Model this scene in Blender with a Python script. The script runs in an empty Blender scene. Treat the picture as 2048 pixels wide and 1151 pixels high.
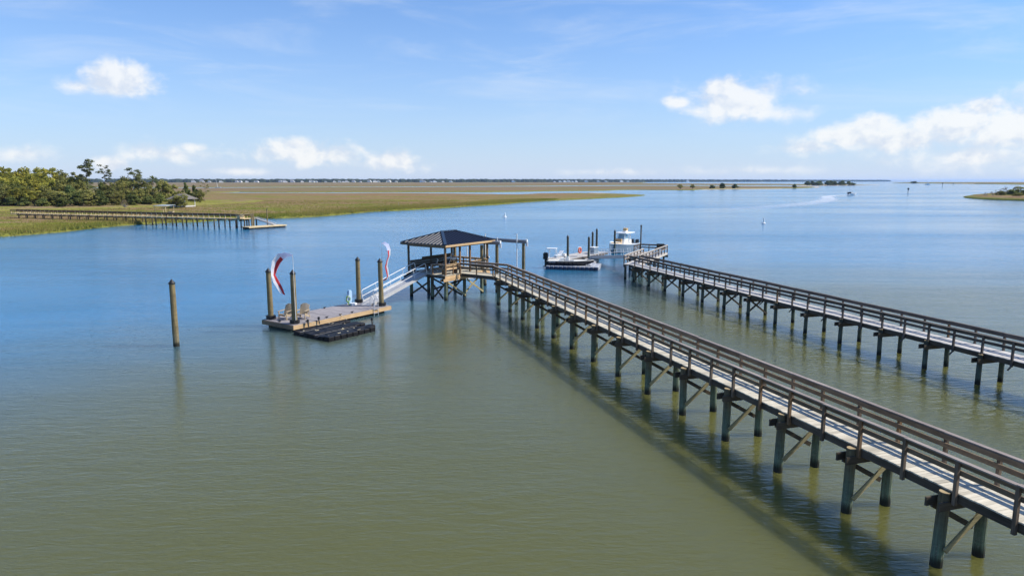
import bpy, math, random
import numpy as np
from mathutils import Matrix, Vector

R = math.radians
random.seed(7)
sc = bpy.context.scene
C = sc.collection

# ------------------------------------------------------------------ camera
cam_d = bpy.data.cameras.new('camera'); cam = bpy.data.objects.new('camera', cam_d)
C.objects.link(cam); sc.camera = cam
cam.location = (0, 0, 10.0)
cam.rotation_euler = (R(90 - 8.88), 0, 0)
cam_d.sensor_width = 36; cam_d.lens = 24.08
cam_d.clip_start = 0.1; cam_d.clip_end = 60000

# ------------------------------------------------------------------ light
SUN_EL, SUN_AZ = 44.5, 89.0          # azimuth clockwise from +Y
sv = Vector((math.sin(R(SUN_AZ)) * math.cos(R(SUN_EL)), math.cos(R(SUN_AZ)) * math.cos(R(SUN_EL)), math.sin(R(SUN_EL))))
sun_d = bpy.data.lights.new('sun', 'SUN'); sun = bpy.data.objects.new('sun', sun_d); C.objects.link(sun)
sun_d.energy = 5.0; sun_d.angle = R(0.53); sun_d.color = (1.0, 0.93, 0.82)
sun.rotation_euler = (-sv).to_track_quat('-Z', 'Y').to_euler()

sc.view_settings.view_transform = 'Standard'; sc.view_settings.look = 'None'
sc.view_settings.exposure = 0.3; sc.view_settings.gamma = 1.0
sc.view_settings.use_curve_mapping = False
sc.cycles.use_denoising = True
sc.cycles.max_bounces = 8; sc.cycles.volume_bounces = 1
sc.cycles.transparent_max_bounces = 12
sc.cycles.sample_clamp_indirect = 6.0

# node helper --------------------------------------------------------------
class NT:
    def __init__(s, nt): s.nt = nt; s.n = nt.nodes; s.l = nt.links
    def new(s, t, **kw):
        n = s.n.new(t)
        for k, v in kw.items(): setattr(n, k, v)
        return n
    def set(s, sock, v):
        if hasattr(v, 'is_output') or isinstance(v, bpy.types.NodeSocket): s.l.new(v, sock)
        else: sock.default_value = v
    def m(s, op, a, b=0.0, c=None, clamp=False):
        n = s.n.new('ShaderNodeMath'); n.operation = op; n.use_clamp = clamp
        s.set(n.inputs[0], a); s.set(n.inputs[1], b)
        if c is not None: s.set(n.inputs[2], c)
        return n.outputs[0]
    def mix(s, f, a, b, blend='MIX'):
        n = s.n.new('ShaderNodeMix'); n.data_type = 'RGBA'; n.blend_type = blend
        s.set(n.inputs[0], f); s.set(n.inputs[6], a); s.set(n.inputs[7], b)
        return n.outputs[2]
    def rng(s, v, a, b, c=0.0, d=1.0, smooth=True):
        n = s.n.new('ShaderNodeMapRange'); n.interpolation_type = 'SMOOTHSTEP' if smooth else 'LINEAR'
        s.set(n.inputs[0], v); s.set(n.inputs[1], a); s.set(n.inputs[2], b); s.set(n.inputs[3], c); s.set(n.inputs[4], d)
        return n.outputs[0]
    def noise(s, vec, scale, detail=4.0, rough=0.5, dist=0.0):
        n = s.n.new('ShaderNodeTexNoise'); n.inputs['Scale'].default_value = scale
        n.inputs['Detail'].default_value = detail; n.inputs['Roughness'].default_value = rough
        n.inputs['Distortion'].default_value = dist
        if vec is not None: s.l.new(vec, n.inputs['Vector'])
        return n.outputs[0]
    def mapping(s, vec, scale=(1, 1, 1), rot=(0, 0, 0), loc=(0, 0, 0)):
        n = s.n.new('ShaderNodeMapping'); s.l.new(vec, n.inputs[0])
        n.inputs['Scale'].default_value = scale; n.inputs['Rotation'].default_value = rot; n.inputs['Location'].default_value = loc
        return n.outputs[0]
    def ramp(s, f, stops):
        n = s.n.new('ShaderNodeValToRGB'); e = n.color_ramp.elements
        while len(e) < len(stops): e.new(0.5)
        for k, (p, c) in enumerate(stops): e[k].position = p; e[k].color = (*c, 1) if len(c) == 3 else c
        s.l.new(f, n.inputs[0]); return n.outputs[0]

# ------------------------------------------------------------------ world
w = bpy.data.worlds.new('World'); sc.world = w; w.use_nodes = True
t = NT(w.node_tree); t.n.clear()
out = t.new('ShaderNodeOutputWorld')
sky = t.new('ShaderNodeTexSky', sky_type='NISHITA', sun_disc=False)
sky.sun_elevation = R(SUN_EL); sky.sun_rotation = R(SUN_AZ)
sky.air_density = 1.0; sky.dust_density = 0.2; sky.ozone_density = 2.0; sky.altitude = 10
tc = t.new('ShaderNodeTexCoord'); sep = t.new('ShaderNodeSeparateXYZ'); t.l.new(tc.outputs['Generated'], sep.inputs[0])
az = t.m('ARCTAN2', sep.outputs[0], sep.outputs[1]); el = t.m('ARCSINE', sep.outputs[2])
comb = t.new('ShaderNodeCombineXYZ'); t.l.new(az, comb.inputs[0]); t.l.new(el, comb.inputs[1])
sv2 = comb.outputs[0]
n1 = t.noise(t.mapping(sv2, (1, 1.25, 1)), 21.0, 7.0, 0.6, 0.2)
n1b = t.noise(t.mapping(sv2, (1, 1.25, 1), loc=(0.010, 0.016, 0)), 21.0, 7.0, 0.6, 0.2)
n2 = t.noise(t.mapping(sv2, (1, 1.5, 1), loc=(3, 5, 0)), 9.0, 5.0, 0.5)
SKY_STRENGTH = 0.112
skyc = t.new('ShaderNodeVectorMath', operation='SCALE'); t.l.new(sky.outputs[0], skyc.inputs[0]); skyc.inputs[3].default_value = SKY_STRENGTH
skyt = t.mix(1.0, skyc.outputs[0], (0.41, 0.81, 1.25, 1), 'MULTIPLY')
skycol = t.mix(t.m('MULTIPLY', t.m('EXPONENT', t.m('MULTIPLY', t.m('ABSOLUTE', el), -6.6)), 0.95), skyt, (0.535, 0.60, 0.735, 1))
# cumulus: azimuth, elevation, half width, half height (radians), opacity
CL = [(-0.510, .117, .044, .024, .95), (-0.500, .128, .022, .013, .9), (-0.548, .111, .026, .011, .7),
      (.300, .104, .070, .030, .9), (.292, .122, .042, .020, 1.0), (.345, .120, .040, .018, .6), (.232, .106, .022, .010, .8),
      (.455, .056, .048, .018, .9), (.475, .070, .032, .016, .95), (.560, .068, .052, .030, 1.0), (.585, .085, .032, .016, 1.0),
      (.645, .060, .070, .040, 1.0), (.400, .043, .060, .014, .6), (.70, .05, .08, .03, .9), (.52, .050, .10, .022, .8), (.60, .028, .16, .022, .6), (.36, .088, .05, .016, .6),
      (-.290, .036, .080, .018, .95), (-.300, .048, .030, .010, .9), (-.165, .025, .042, .016, .95), (-.460, .034, .055, .014, .7),
      (-.430, .042, .018, .007, .8), (-.525, .020, .022, .010, .9), (-.37, .012, .042, .006, .6),
      (-.62, .03, .06, .012, .5), (.15, .012, .10, .006, .45), (.33, .014, .12, .007, .4),
      (.95, .07, .10, .035, .9), (1.25, .05, .12, .03, .9), (-.95, .06, .10, .03, .9), (-1.3, .09, .12, .035, .9),
      (1.7, .10, .15, .04, .9), (2.3, .07, .16, .035, .9), (2.9, .09, .15, .04, .9), (-1.9, .07, .16, .035, .9), (-2.5, .10, .15, .04, .9)]
dens = None
for a0, e0, hw, hh, op in CL:
    u = t.m('DIVIDE', t.m('SUBTRACT', az, a0), hw * 1.36)
    dv = t.m('SUBTRACT', el, e0)
    v = t.m('DIVIDE', t.m('MAXIMUM', dv, t.m('MULTIPLY', dv, -1.25)), hh * 1.40)
    d = t.m('SQRT', t.m('ADD', t.m('MULTIPLY', u, u), t.m('MULTIPLY', v, v)))
    c = t.m('MULTIPLY', t.m('ADD', t.m('SUBTRACT', 1.0, d), t.m('MULTIPLY', t.m('SUBTRACT', n1, 0.5), 2.1)), op)
    dens = c if dens is None else t.m('MAXIMUM', dens, c)
alpha = t.rng(dens, 0.02, 0.72, 0.0, 1.0)
# thin high streaks
sm = t.mapping(sv2, (1.6, 9.0, 1), rot=(0, 0, R(-9)), loc=(0.35, 0.2, 0))
ci = t.noise(sm, 2.4, 6.0, 0.62, 0.6)
cirrus = t.m('MULTIPLY', t.rng(ci, 0.44, 0.80), t.rng(el, 0.02, 0.14))
lit = t.m('ADD', t.m('MULTIPLY', t.m('SUBTRACT', n1, n1b), 2.6), t.m('MULTIPLY', t.m('SUBTRACT', n2, 0.5), 0.8))
cloud_c = t.mix(t.rng(lit, -0.42, 0.30), (0.60, 0.645, 0.725, 1), (0.82, 0.815, 0.80, 1))
c1 = t.mix(t.m('MULTIPLY', cirrus, 0.36), skycol, (0.66, 0.72, 0.80, 1))
c2 = t.mix(t.m('MULTIPLY', alpha, 0.82), c1, cloud_c)
bg = t.new('ShaderNodeBackground'); t.l.new(c2, bg.inputs[0]); bg.inputs[1].default_value = 1.0
t.l.new(bg.outputs[0], out.inputs[0])

w.cycles.sampling_method = 'MANUAL'; w.cycles.sample_map_resolution = 256
# ------------------------------------------------------------------ materials
M = {}
def base(name):
    m = bpy.data.materials.new(name); m.use_nodes = True
    t = NT(m.node_tree); b = t.n['Principled BSDF']; M[name] = m
    return m, t, b
def plain(name, col, rough=0.6, metal=0.0, var=0.12, vscale=3.0, bump=0.0, spec=None):
    m, t, b = base(name)
    tc = t.new('ShaderNodeTexCoord'); oi = t.new('ShaderNodeObjectInfo')
    n = t.noise(tc.outputs['Object'], vscale, 5.0, 0.6)
    f = t.m('ADD', t.rng(n, 0.25, 0.75, 1 - var, 1 + var, False), t.m('MULTIPLY', t.m('SUBTRACT', oi.outputs['Random'], 0.5), var))
    vm = t.new('ShaderNodeVectorMath', operation='SCALE'); vm.inputs[0].default_value = col; t.l.new(f, vm.inputs[3])
    t.l.new(vm.outputs[0], b.inputs['Base Color'])
    b.inputs['Roughness'].default_value = rough; b.inputs['Metallic'].default_value = metal
    if spec is not None: b.inputs['Specular IOR Level'].default_value = spec
    if bump:
        bp = t.new('ShaderNodeBump'); bp.inputs['Strength'].default_value = bump; bp.inputs['Distance'].default_value = 0.02
        t.l.new(n, bp.inputs['Height']); t.l.new(bp.outputs[0], b.inputs['Normal'])
    return m
def wood(name, c_lo, c_hi, axis='x', rough=0.8, rand=0.3, grain=1.0):
    m, t, b = base(name)
    tc = t.new('ShaderNodeTexCoord'); oi = t.new('ShaderNodeObjectInfo')
    s = {'x': (0.7, 14, 14), 'y': (14, 0.7, 14), 'z': (14, 14, 0.7)}[axis]
    add = t.new('ShaderNodeVectorMath', operation='ADD'); t.l.new(tc.outputs['Object'], add.inputs[0])
    rc = t.new('ShaderNodeCombineXYZ'); r10 = t.m('MULTIPLY', oi.outputs['Random'], 17.0)
    for k in range(3): t.l.new(r10, rc.inputs[k])
    t.l.new(rc.outputs[0], add.inputs[1])
    g = t.noise(t.mapping(add.outputs[0], s), 2.2 * grain, 6.0, 0.62, 0.4)
    big = t.noise(add.outputs[0], 1.1, 4.0, 0.6)
    f = t.m('ADD', t.m('MULTIPLY', g, 0.7), t.m('MULTIPLY', big, 0.5))
    col = t.mix(t.rng(f, 0.35, 0.85), (*c_lo, 1), (*c_hi, 1))
    br = t.m('ADD', 1.0 - rand / 2, t.m('MULTIPLY', oi.outputs['Random'], rand))
    vm = t.new('ShaderNodeVectorMath', operation='SCALE'); t.l.new(col, vm.inputs[0]); t.l.new(br, vm.inputs[3])
    t.l.new(vm.outputs[0], b.inputs['Base Color']); b.inputs['Roughness'].default_value = rough
    b.inputs['Specular IOR Level'].default_value = 0.25
    bp = t.new('ShaderNodeBump'); bp.inputs['Strength'].default_value = 0.35; bp.inputs['Distance'].default_value = 0.01
    t.l.new(g, bp.inputs['Height']); t.l.new(bp.outputs[0], b.inputs['Normal'])
    return m
def pile_mat(name, c_top, c_low, z_lo=0.5, z_hi=1.8):
    m, t, b = base(name)
    ge = t.new('ShaderNodeNewGeometry'); oi = t.new('ShaderNodeObjectInfo')
    sp = t.new('ShaderNodeSeparateXYZ'); t.l.new(ge.outputs['Position'], sp.inputs[0])
    off = t.new('ShaderNodeVectorMath', operation='ADD'); t.l.new(ge.outputs['Position'], off.inputs[0]); t.l.new(oi.outputs['Random'], off.inputs[1])
    g = t.noise(t.mapping(off.outputs[0], (9, 9, 0.8)), 2.0, 6.0, 0.65, 0.3)
    band = t.noise(t.mapping(off.outputs[0], (0.5, 0.5, 5.0)), 1.2, 4.0, 0.6)
    z = t.m('ADD', sp.outputs[2], t.m('MULTIPLY', t.m('SUBTRACT', band, 0.5), 0.5))
    col = t.mix(t.rng(z, z_lo, z_hi), (*c_low, 1), (*c_top, 1))
    col = t.mix(t.rng(t.m('ADD', g, t.m('MULTIPLY', band, .5)), 0.45, 1.0, 0.75, 0.0), col, (0.045, 0.036, 0.024, 1))
    zz = t.m('ADD', sp.outputs[2], t.m('MULTIPLY', t.m('SUBTRACT', g, 0.5), 0.25))
    col = t.mix(t.rng(zz, 0.12, 0.42, 0.95, 0.0), col, (0.016, 0.016, 0.012, 1))
    crust = t.noise(off.outputs[0], 22.0, 3.0, 0.7)
    bandz = t.m('MULTIPLY', t.rng(zz, 0.22, 0.36), t.rng(zz, 0.60, 0.95, 1.0, 0.0))
    col = t.mix(t.m('MULTIPLY', bandz, t.rng(crust, 0.54, 0.66)), col, (0.24, 0.23, 0.185, 1))
    t.l.new(col, b.inputs['Base Color']); b.inputs['Roughness'].default_value = 0.75; b.inputs['Specular IOR Level'].default_value = 0.3
    bp = t.new('ShaderNodeBump'); bp.inputs['Strength'].default_value = 0.5; bp.inputs['Distance'].default_value = 0.02
    t.l.new(g, bp.inputs['Height']); t.l.new(bp.outputs[0], b.inputs['Normal'])
    return m
wood('rail_wood', (0.090, 0.064, 0.040), (0.260, 0.190, 0.122), 'x')
wood('post_wood', (0.075, 0.057, 0.041), (0.215, 0.164, 0.118), 'z')
wood('cap_wood', (0.18, 0.148, 0.128), (0.35, 0.30, 0.265), 'x')  # rail timber made paler and greyer, painting sun and sky on the tops
wood('deck_wood', (0.38, 0.345, 0.265), (0.62, 0.575, 0.465), 'y', rand=0.42)
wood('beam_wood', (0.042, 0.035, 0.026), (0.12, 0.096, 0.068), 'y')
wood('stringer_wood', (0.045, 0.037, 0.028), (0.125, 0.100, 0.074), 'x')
wood('brace_wood', (0.20, 0.17, 0.085), (0.44, 0.37, 0.20), 'y')
wood('grey_rail', (0.055, 0.046, 0.040), (0.17, 0.145, 0.125), 'x')
wood('grey_post', (0.060, 0.050, 0.044), (0.17, 0.145, 0.125), 'z')
wood('grey_deck', (0.32, 0.305, 0.285), (0.56, 0.54, 0.51), 'y', rand=0.3)
wood('gold_lit_wood', (0.40, 0.26, 0.13), (0.62, 0.44, 0.25), 'x', rand=0.2)  # gold timber with sunlight in its colour, for sunward boards
wood('new_post', (0.13, 0.078, 0.042), (0.28, 0.175, 0.095), 'z', rand=0.15)
wood('brown_post', (0.075, 0.052, 0.034), (0.17, 0.12, 0.078), 'z', rand=0.15)
wood('far_wood', (0.48, 0.37, 0.20), (0.70, 0.56, 0.34), 'x', rand=0.15)
wood('pale_wood', (0.42, 0.38, 0.32), (0.62, 0.57, 0.50), 'x', rand=0.15)
plain('rib_metal', (0.012, 0.014, 0.026), 0.32, 0.0, var=0.1, spec=0.4)
wood('float_deck', (0.19, 0.175, 0.178), (0.36, 0.335, 0.34), 'y', rand=0.3)
wood('chair_wood', (0.26, 0.20, 0.13), (0.46, 0.37, 0.25), 'z', rand=0.1)
pile_mat('pile_green', (0.165, 0.135, 0.075), (0.155, 0.220, 0.145))
pile_mat('pile_dark', (0.075, 0.075, 0.055), (0.09, 0.135, 0.105))
pile_mat('pile_tan', (0.27, 0.21, 0.10), (0.26, 0.22, 0.12), 0.3, 1.2)
pile_mat('pile_far', (0.16, 0.12, 0.07), (0.07, 0.06, 0.045), 0.4, 1.4)
plain('end_grain', (0.36, 0.27, 0.14), 0.9)
plain('black_cap', (0.012, 0.012, 0.013), 0.5)
plain('black_plastic', (0.008, 0.008, 0.010), 0.55, var=0.3, spec=0.25)
plain('float_tub', (0.018, 0.017, 0.018), 0.6)
plain('roof_metal', (0.012, 0.015, 0.028), 0.32, 0.0, var=0.1, spec=0.3)
plain('hip_metal', (0.020, 0.034, 0.058), 0.35, 0.0, var=0.1, spec=0.6)
plain('aluminium', (0.62, 0.63, 0.66), 0.42, 0.55, var=0.08)
plain('ramp_deck', (0.46, 0.46, 0.455), 0.55, 0.1, var=0.12)
plain('white_paint', (0.80, 0.80, 0.78), 0.35, var=0.06)
plain('gelcoat', (0.80, 0.79, 0.75), 0.22, var=0.04)
plain('cream_gel', (0.78, 0.74, 0.64), 0.35, var=0.06)
plain('shaded_grey_hull', (0.19, 0.24, 0.28), 0.25, var=0.05)
plain('navy_hull', (0.010, 0.011, 0.018), 0.15, var=0.05)
plain('motor_black', (0.010, 0.010, 0.011), 0.25)
plain('cube_grey', (0.42, 0.44, 0.48), 0.55, var=0.2)
plain('cube_navy', (0.030, 0.045, 0.085), 0.5, var=0.2)
plain('orange', (0.72, 0.12, 0.03), 0.5)
plain('red_cloth', (0.80, 0.09, 0.10), 0.8)
plain('white_cloth', (0.88, 0.88, 0.9), 0.8)
plain('blue_cloth', (0.74, 0.77, 0.92), 0.8)
plain('green_hose', (0.22, 0.42, 0.03), 0.4)
plain('pale_blue', (0.36, 0.52, 0.70), 0.5)
plain('dark_sling', (0.03, 0.032, 0.036), 0.8)
plain('tan_vinyl', (0.50, 0.33, 0.15), 0.6)
plain('steel_grey', (0.20, 0.21, 0.23), 0.45, 0.4)
plain('glass_tint', (0.22, 0.34, 0.42), 0.08)
plain('pale_rub', (0.62, 0.54, 0.36), 0.6)
plain('shingle', (0.15, 0.135, 0.12), 0.9, var=0.35, vscale=2.0)
plain('house_wall', (0.72, 0.72, 0.70), 0.7, var=0.1)
plain('house_roof', (0.22, 0.22, 0.23), 0.7, var=0.3)
plain('tin_roof', (0.42, 0.45, 0.43), 0.5, 0.4)
plain('bark', (0.11, 0.085, 0.06), 0.95, var=0.3, vscale=2.0)
plain('pale_bark', (0.22, 0.17, 0.12), 0.95, var=0.3, vscale=2.0)
plain('dead_wood', (0.25, 0.235, 0.22), 0.95, var=0.2)
plain('sand', (0.62, 0.52, 0.38), 0.95)
plain('marker_dark', (0.02, 0.035, 0.03), 0.6)
plain('sail_white', (0.85, 0.85, 0.83), 0.6)
for nm in ('red_cloth', 'white_cloth', 'blue_cloth'):
    t = NT(M[nm].node_tree); b = t.n['Principled BSDF']; tr = t.new('ShaderNodeBsdfTranslucent'); mx = t.new('ShaderNodeMixShader'); mx.inputs[0].default_value = .55
    t.l.new(b.inputs['Base Color'].links[0].from_socket, tr.inputs[0]); t.l.new(b.outputs[0], mx.inputs[1]); t.l.new(tr.outputs[0], mx.inputs[2]); t.l.new(mx.outputs[0], t.n['Material Output'].inputs[0])
def leaf(name, c1, c2, c3, scale=0.35):
    m, t, b = base(name)
    ge = t.new('ShaderNodeNewGeometry'); oi = t.new('ShaderNodeObjectInfo')
    n = t.noise(ge.outputs['Position'], scale, 3.0, 0.6); n3 = t.noise(ge.outputs['Position'], 2.6, 2.0, 0.6)
    col = t.mix(t.rng(n, 0.35, 0.65), (*c1, 1), (*c2, 1)); col = t.mix(t.rng(n3, 0.5, 0.75), col, (*c3, 1))
    br = t.m('ADD', 0.72, t.m('MULTIPLY', oi.outputs['Random'], 0.56))
    vm = t.new('ShaderNodeVectorMath', operation='SCALE'); t.l.new(col, vm.inputs[0]); t.l.new(br, vm.inputs[3])
    d = t.new('ShaderNodeBsdfDiffuse'); tr = t.new('ShaderNodeBsdfTranslucent'); mx = t.new('ShaderNodeMixShader')
    t.l.new(vm.outputs[0], d.inputs[0]); t.l.new(vm.outputs[0], tr.inputs[0]); mx.inputs[0].default_value = 0.42
    t.l.new(d.outputs[0], mx.inputs[1]); t.l.new(tr.outputs[0], mx.inputs[2])
    t.l.new(mx.outputs[0], t.n['Material Output'].inputs[0]); t.n.remove(b)
    return m
leaf('leaf_oak', (0.1950, 0.2184, 0.0468), (0.3900, 0.3588, 0.0686), (0.5148, 0.4290, 0.0936))
leaf('leaf_olive', (0.1702, 0.1912, 0.0616), (0.2996, 0.2834, 0.0842), (0.4050, 0.3484, 0.1296))
leaf('leaf_dark', (0.1012, 0.1435, 0.0515), (0.1932, 0.2208, 0.0662), (0.2944, 0.2760, 0.0828))
leaf('leaf_pine', (0.1216, 0.1507, 0.0729), (0.1945, 0.2066, 0.0924), (0.2431, 0.2431, 0.1216))
leaf('leaf_palm', (0.1440, 0.1833, 0.0524), (0.2225, 0.2487, 0.0733), (0.3403, 0.3142, 0.1309))
leaf('leaf_brown', (0.1615, 0.1190, 0.0680), (0.2210, 0.1615, 0.0935), (0.2550, 0.2040, 0.1190))
leaf('leaf_far', (0.035, 0.050, 0.026), (0.055, 0.070, 0.034), (0.07, 0.08, 0.04), 0.02)
leaf('grass_mix', (0.26, 0.29, 0.050), (0.34, 0.29, 0.085), (0.40, 0.27, 0.13), 0.05)

# water: turbid olive body under a rippled, glossy surface
m, t, b = base('water')
ge = t.new('ShaderNodeNewGeometry'); P = ge.outputs['Position']
patch = t.noise(t.mapping(P, (0.012, 0.035, 1), rot=(0, 0, R(14))), 1.0, 4.0, 0.55, 0.8)
streak = t.noise(t.mapping(P, (0.0035, 0.022, 1), rot=(0, 0, R(-6))), 1.0, 5.0, 0.6, 0.5)
r1 = t.noise(t.mapping(P, (0.9, 2.6, 1), rot=(0, 0, R(-13))), 1.0, 3.0, 0.55, 0.4)
r2 = t.noise(t.mapping(P, (2.2, 6.5, 1), rot=(0, 0, R(-9))), 1.0, 3.0, 0.55, 0.3)
r3 = t.noise(t.mapping(P, (0.25, 0.55, 1), rot=(0, 0, R(-20))), 1.0, 2.0, 0.5)
amp = t.m('MULTIPLY', t.rng(patch, 0.3, 0.7, 0.5, 1.4), t.rng(streak, 0.3, 0.7, 0.55, 1.35))
h = t.m('ADD', t.m('MULTIPLY', r1, 0.034), t.m('ADD', t.m('MULTIPLY', r2, 0.019), t.m('MULTIPLY', r3, 0.035)))
swell = t.noise(t.mapping(P, (0.025, 0.24, 1), rot=(0, 0, R(-3))), 1.0, 2.0, 0.5, 0.3)
h = t.m('ADD', t.m('MULTIPLY', h, amp), t.m('MULTIPLY', swell, 0.05))
bp = t.new('ShaderNodeBump'); bp.inputs['Strength'].default_value = 1.0; bp.inputs['Distance'].default_value = 1.0
t.l.new(h, bp.inputs['Height']); t.l.new(bp.outputs[0], b.inputs['Normal'])
murk = t.noise(t.mapping(P, (0.02, 0.05, 1)), 1.0, 4.0, 0.6)
# silty olive water close in; the blue farther out also paints in reflected sky
sp = t.new('ShaderNodeSeparateXYZ'); t.l.new(P, sp.inputs[0])
dd = t.m('ADD', t.m('SUBTRACT', sp.outputs[1], t.m('MULTIPLY', t.m('MINIMUM', sp.outputs[0], 15.0), 0.9)), t.m('MULTIPLY', t.m('SUBTRACT', murk, 0.5), 30.0))
olive = t.mix(murk, (0.086, 0.090, 0.026, 1), (0.107, 0.108, 0.033, 1))
t.l.new(t.mix(t.rng(dd, 38.0, 84.0), olive, (0.010, 0.130, 0.265, 1)), b.inputs['Base Color'])
t.l.new(t.rng(streak, 0.3, 0.7, 0.11, 0.18), b.inputs['Roughness']); b.inputs['IOR'].default_value = 1.42
b.inputs['Subsurface Weight'].default_value = 1.0; b.inputs['Subsurface Radius'].default_value = (1.0, 1.0, 0.8); b.inputs['Subsurface Scale'].default_value = 2.2; b.subsurface_method = 'BURLEY'

def ground_mat(name, g1, g2, br1, br2, edge):
    m, t, b = base(name)
    ge = t.new('ShaderNodeNewGeometry'); P = ge.outputs['Position']
    at = t.new('ShaderNodeAttribute', attribute_name='edge')
    big = t.noise(t.mapping(P, (0.006, 0.022, 1)), 1.0, 5.0, 0.6, 0.6)
    mid = t.noise(t.mapping(P, (0.06, 0.12, 1), loc=(31, 7, 0)), 1.0, 5.0, 0.65, 0.4)
    fine = t.noise(t.mapping(P, (1.0, 1.0, 1)), 0.9, 4.0, 0.7)
    gcol = t.mix(t.rng(mid, 0.35, 0.65), (*g1, 1), (*g2, 1)); bcol = t.mix(t.rng(mid, 0.4, 0.7), (*br1, 1), (*br2, 1))
    col = t.mix(t.rng(t.m('ADD', big, t.m('MULTIPLY', t.m('SUBTRACT', mid, .5), .9)), 0.37, 0.50), gcol, bcol)
    col = t.mix(t.m('MULTIPLY', t.rng(at.outputs['Fac'], 0.2, 0.95), t.rng(mid, 0.25, 0.6, 0.55, 1.0)), col, (*edge, 1))
    f = t.rng(fine, 0.25, 0.75, 0.62, 1.35)
    vm = t.new('ShaderNodeVectorMath', operation='SCALE'); t.l.new(col, vm.inputs[0]); t.l.new(f, vm.inputs[3])
    t.l.new(vm.outputs[0], b.inputs['Base Color']); b.inputs['Roughness'].default_value = 0.95; b.inputs['Specular IOR Level'].default_value = 0.05
    bp = t.new('ShaderNodeBump'); bp.inputs['Strength'].default_value = 0.8; bp.inputs['Distance'].default_value = 0.5
    t.l.new(fine, bp.inputs['Height']); t.l.new(bp.outputs[0], b.inputs['Normal'])
ground_mat('marsh', (0.150, 0.165, 0.030), (0.215, 0.210, 0.040), (0.215, 0.140, 0.068), (0.265, 0.182, 0.105), (0.150, 0.160, 0.034))
ground_mat('marsh_far', (0.150, 0.152, 0.045), (0.195, 0.180, 0.056), (0.205, 0.142, 0.085), (0.220, 0.162, 0.105), (0.190, 0.185, 0.045))
ground_mat('island', (0.185, 0.188, 0.040), (0.245, 0.222, 0.050), (0.215, 0.160, 0.080), (0.270, 0.200, 0.118), (0.235, 0.230, 0.050))

# ------------------------------------------------------------------ geometry helpers
class MB:
    def __init__(s): s.v = []; s.f = []
    def add(s, v, f):
        k = len(s.v); s.v += [tuple(p) for p in v]; s.f += [tuple(i + k for i in q) for q in f]; return s
    def box(s, c, d, rz=0.0):
        x, y, z = d[0] / 2, d[1] / 2, d[2] / 2; cs, sn = math.cos(rz), math.sin(rz); v = []
        for dx, dy, dz in ((-x, -y, -z), (x, -y, -z), (x, y, -z), (-x, y, -z), (-x, -y, z), (x, -y, z), (x, y, z), (-x, y, z)):
            v.append((c[0] + dx * cs - dy * sn, c[1] + dx * sn + dy * cs, c[2] + dz))
        return s.add(v, [(0, 3, 2, 1), (4, 5, 6, 7), (0, 1, 5, 4), (1, 2, 6, 5), (2, 3, 7, 6), (3, 0, 4, 7)])
    def bar(s, p0, p1, wd, h, up=(0, 0, 1)):
        a = Vector(p0); b = Vector(p1); d = (b - a).normalized(); u = Vector(up)
        r = d.cross(u)
        if r.length < 1e-4: r = d.cross(Vector((1, 0, 0)))
        r.normalize(); u = r.cross(d); r *= wd / 2; u *= h / 2
        v = [a - r - u, a + r - u, a + r + u, a - r + u, b - r - u, b + r - u, b + r + u, b - r + u]
        return s.add(v, [(3, 2, 1, 0), (4, 5, 6, 7), (0, 1, 5, 4), (1, 2, 6, 5), (2, 3, 7, 6), (3, 0, 4, 7)])
    def tube(s, p0, p1, r0, r1=None, n=8, cap=True):
        r1 = r0 if r1 is None else r1
        a = Vector(p0); b = Vector(p1); d = (b - a).normalized()
        x = d.cross(Vector((0, 0, 1)))
        if x.length < 1e-3: x = Vector((1, 0, 0))
        x.normalize(); y = d.cross(x); v = []
        for c, r in ((a, r0), (b, r1)):
            for k in range(n):
                q = 2 * math.pi * k / n; v.append(c + x * (r * math.cos(q)) + y * (r * math.sin(q)))
        f = [(k, (k + 1) % n, n + (k + 1) % n, n + k) for k in range(n)]
        if cap: f += [tuple(range(n - 1, -1, -1)), tuple(range(n, 2 * n))]
        return s.add(v, f)
    def path(s, pts, r, n=6):
        for a, b in zip(pts, pts[1:]): s.tube(a, b, r, n=n)
        return s
    def lathe(s, prof, c=(0, 0, 0), n=12):
        v = []; f = []; m = len(prof)
        for r, z in prof:
            for k in range(n):
                q = 2 * math.pi * k / n; v.append((c[0] + r * math.cos(q), c[1] + r * math.sin(q), c[2] + z))
        for j in range(m - 1):
            for k in range(n): f.append((j * n + k, j * n + (k + 1) % n, (j + 1) * n + (k + 1) % n, (j + 1) * n + k))
        f.append(tuple(range(n - 1, -1, -1))); f.append(tuple(range((m - 1) * n, m * n)))
        return s.add(v, f)
    def prism(s, pts, z0, z1):
        n = len(pts)
        return s.add([(x, y, z0) for x, y in pts] + [(x, y, z1) for x, y in pts],
                     [tuple(range(n - 1, -1, -1)), tuple(range(n, 2 * n))] + [(k, (k + 1) % n, n + (k + 1) % n, n + k) for k in range(n)])
    def mesh(s, name, mat, smooth=False):
        me = bpy.data.meshes.new(name); me.from_pydata(s.v, [], s.f); me.update()
        me.materials.append(M[mat])
        if smooth: me.polygons.foreach_set('use_smooth', [True] * len(me.polygons))
        return me
    def build(s, name, mat, parent=None, smooth=False, kind=None, label=None):
        return ob(name, s.mesh(name, mat, smooth), parent, kind=kind, label=label)
def ob(name, me, parent=None, loc=(0, 0, 0), rot=(0, 0, 0), scale=None, kind=None, label=None):
    o = bpy.data.objects.new(name, me); C.objects.link(o); o.parent = parent; o.location = loc; o.rotation_euler = rot
    if scale: o.scale = scale
    if kind: o['kind'] = kind
    if label: o['label'] = label
    return o
def tag(o, label, cat, group=None, kind=None):
    o['label'] = label
    if cat: o['category'] = cat
    if group: o['group'] = group
    if kind: o['kind'] = kind
    return o
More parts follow.
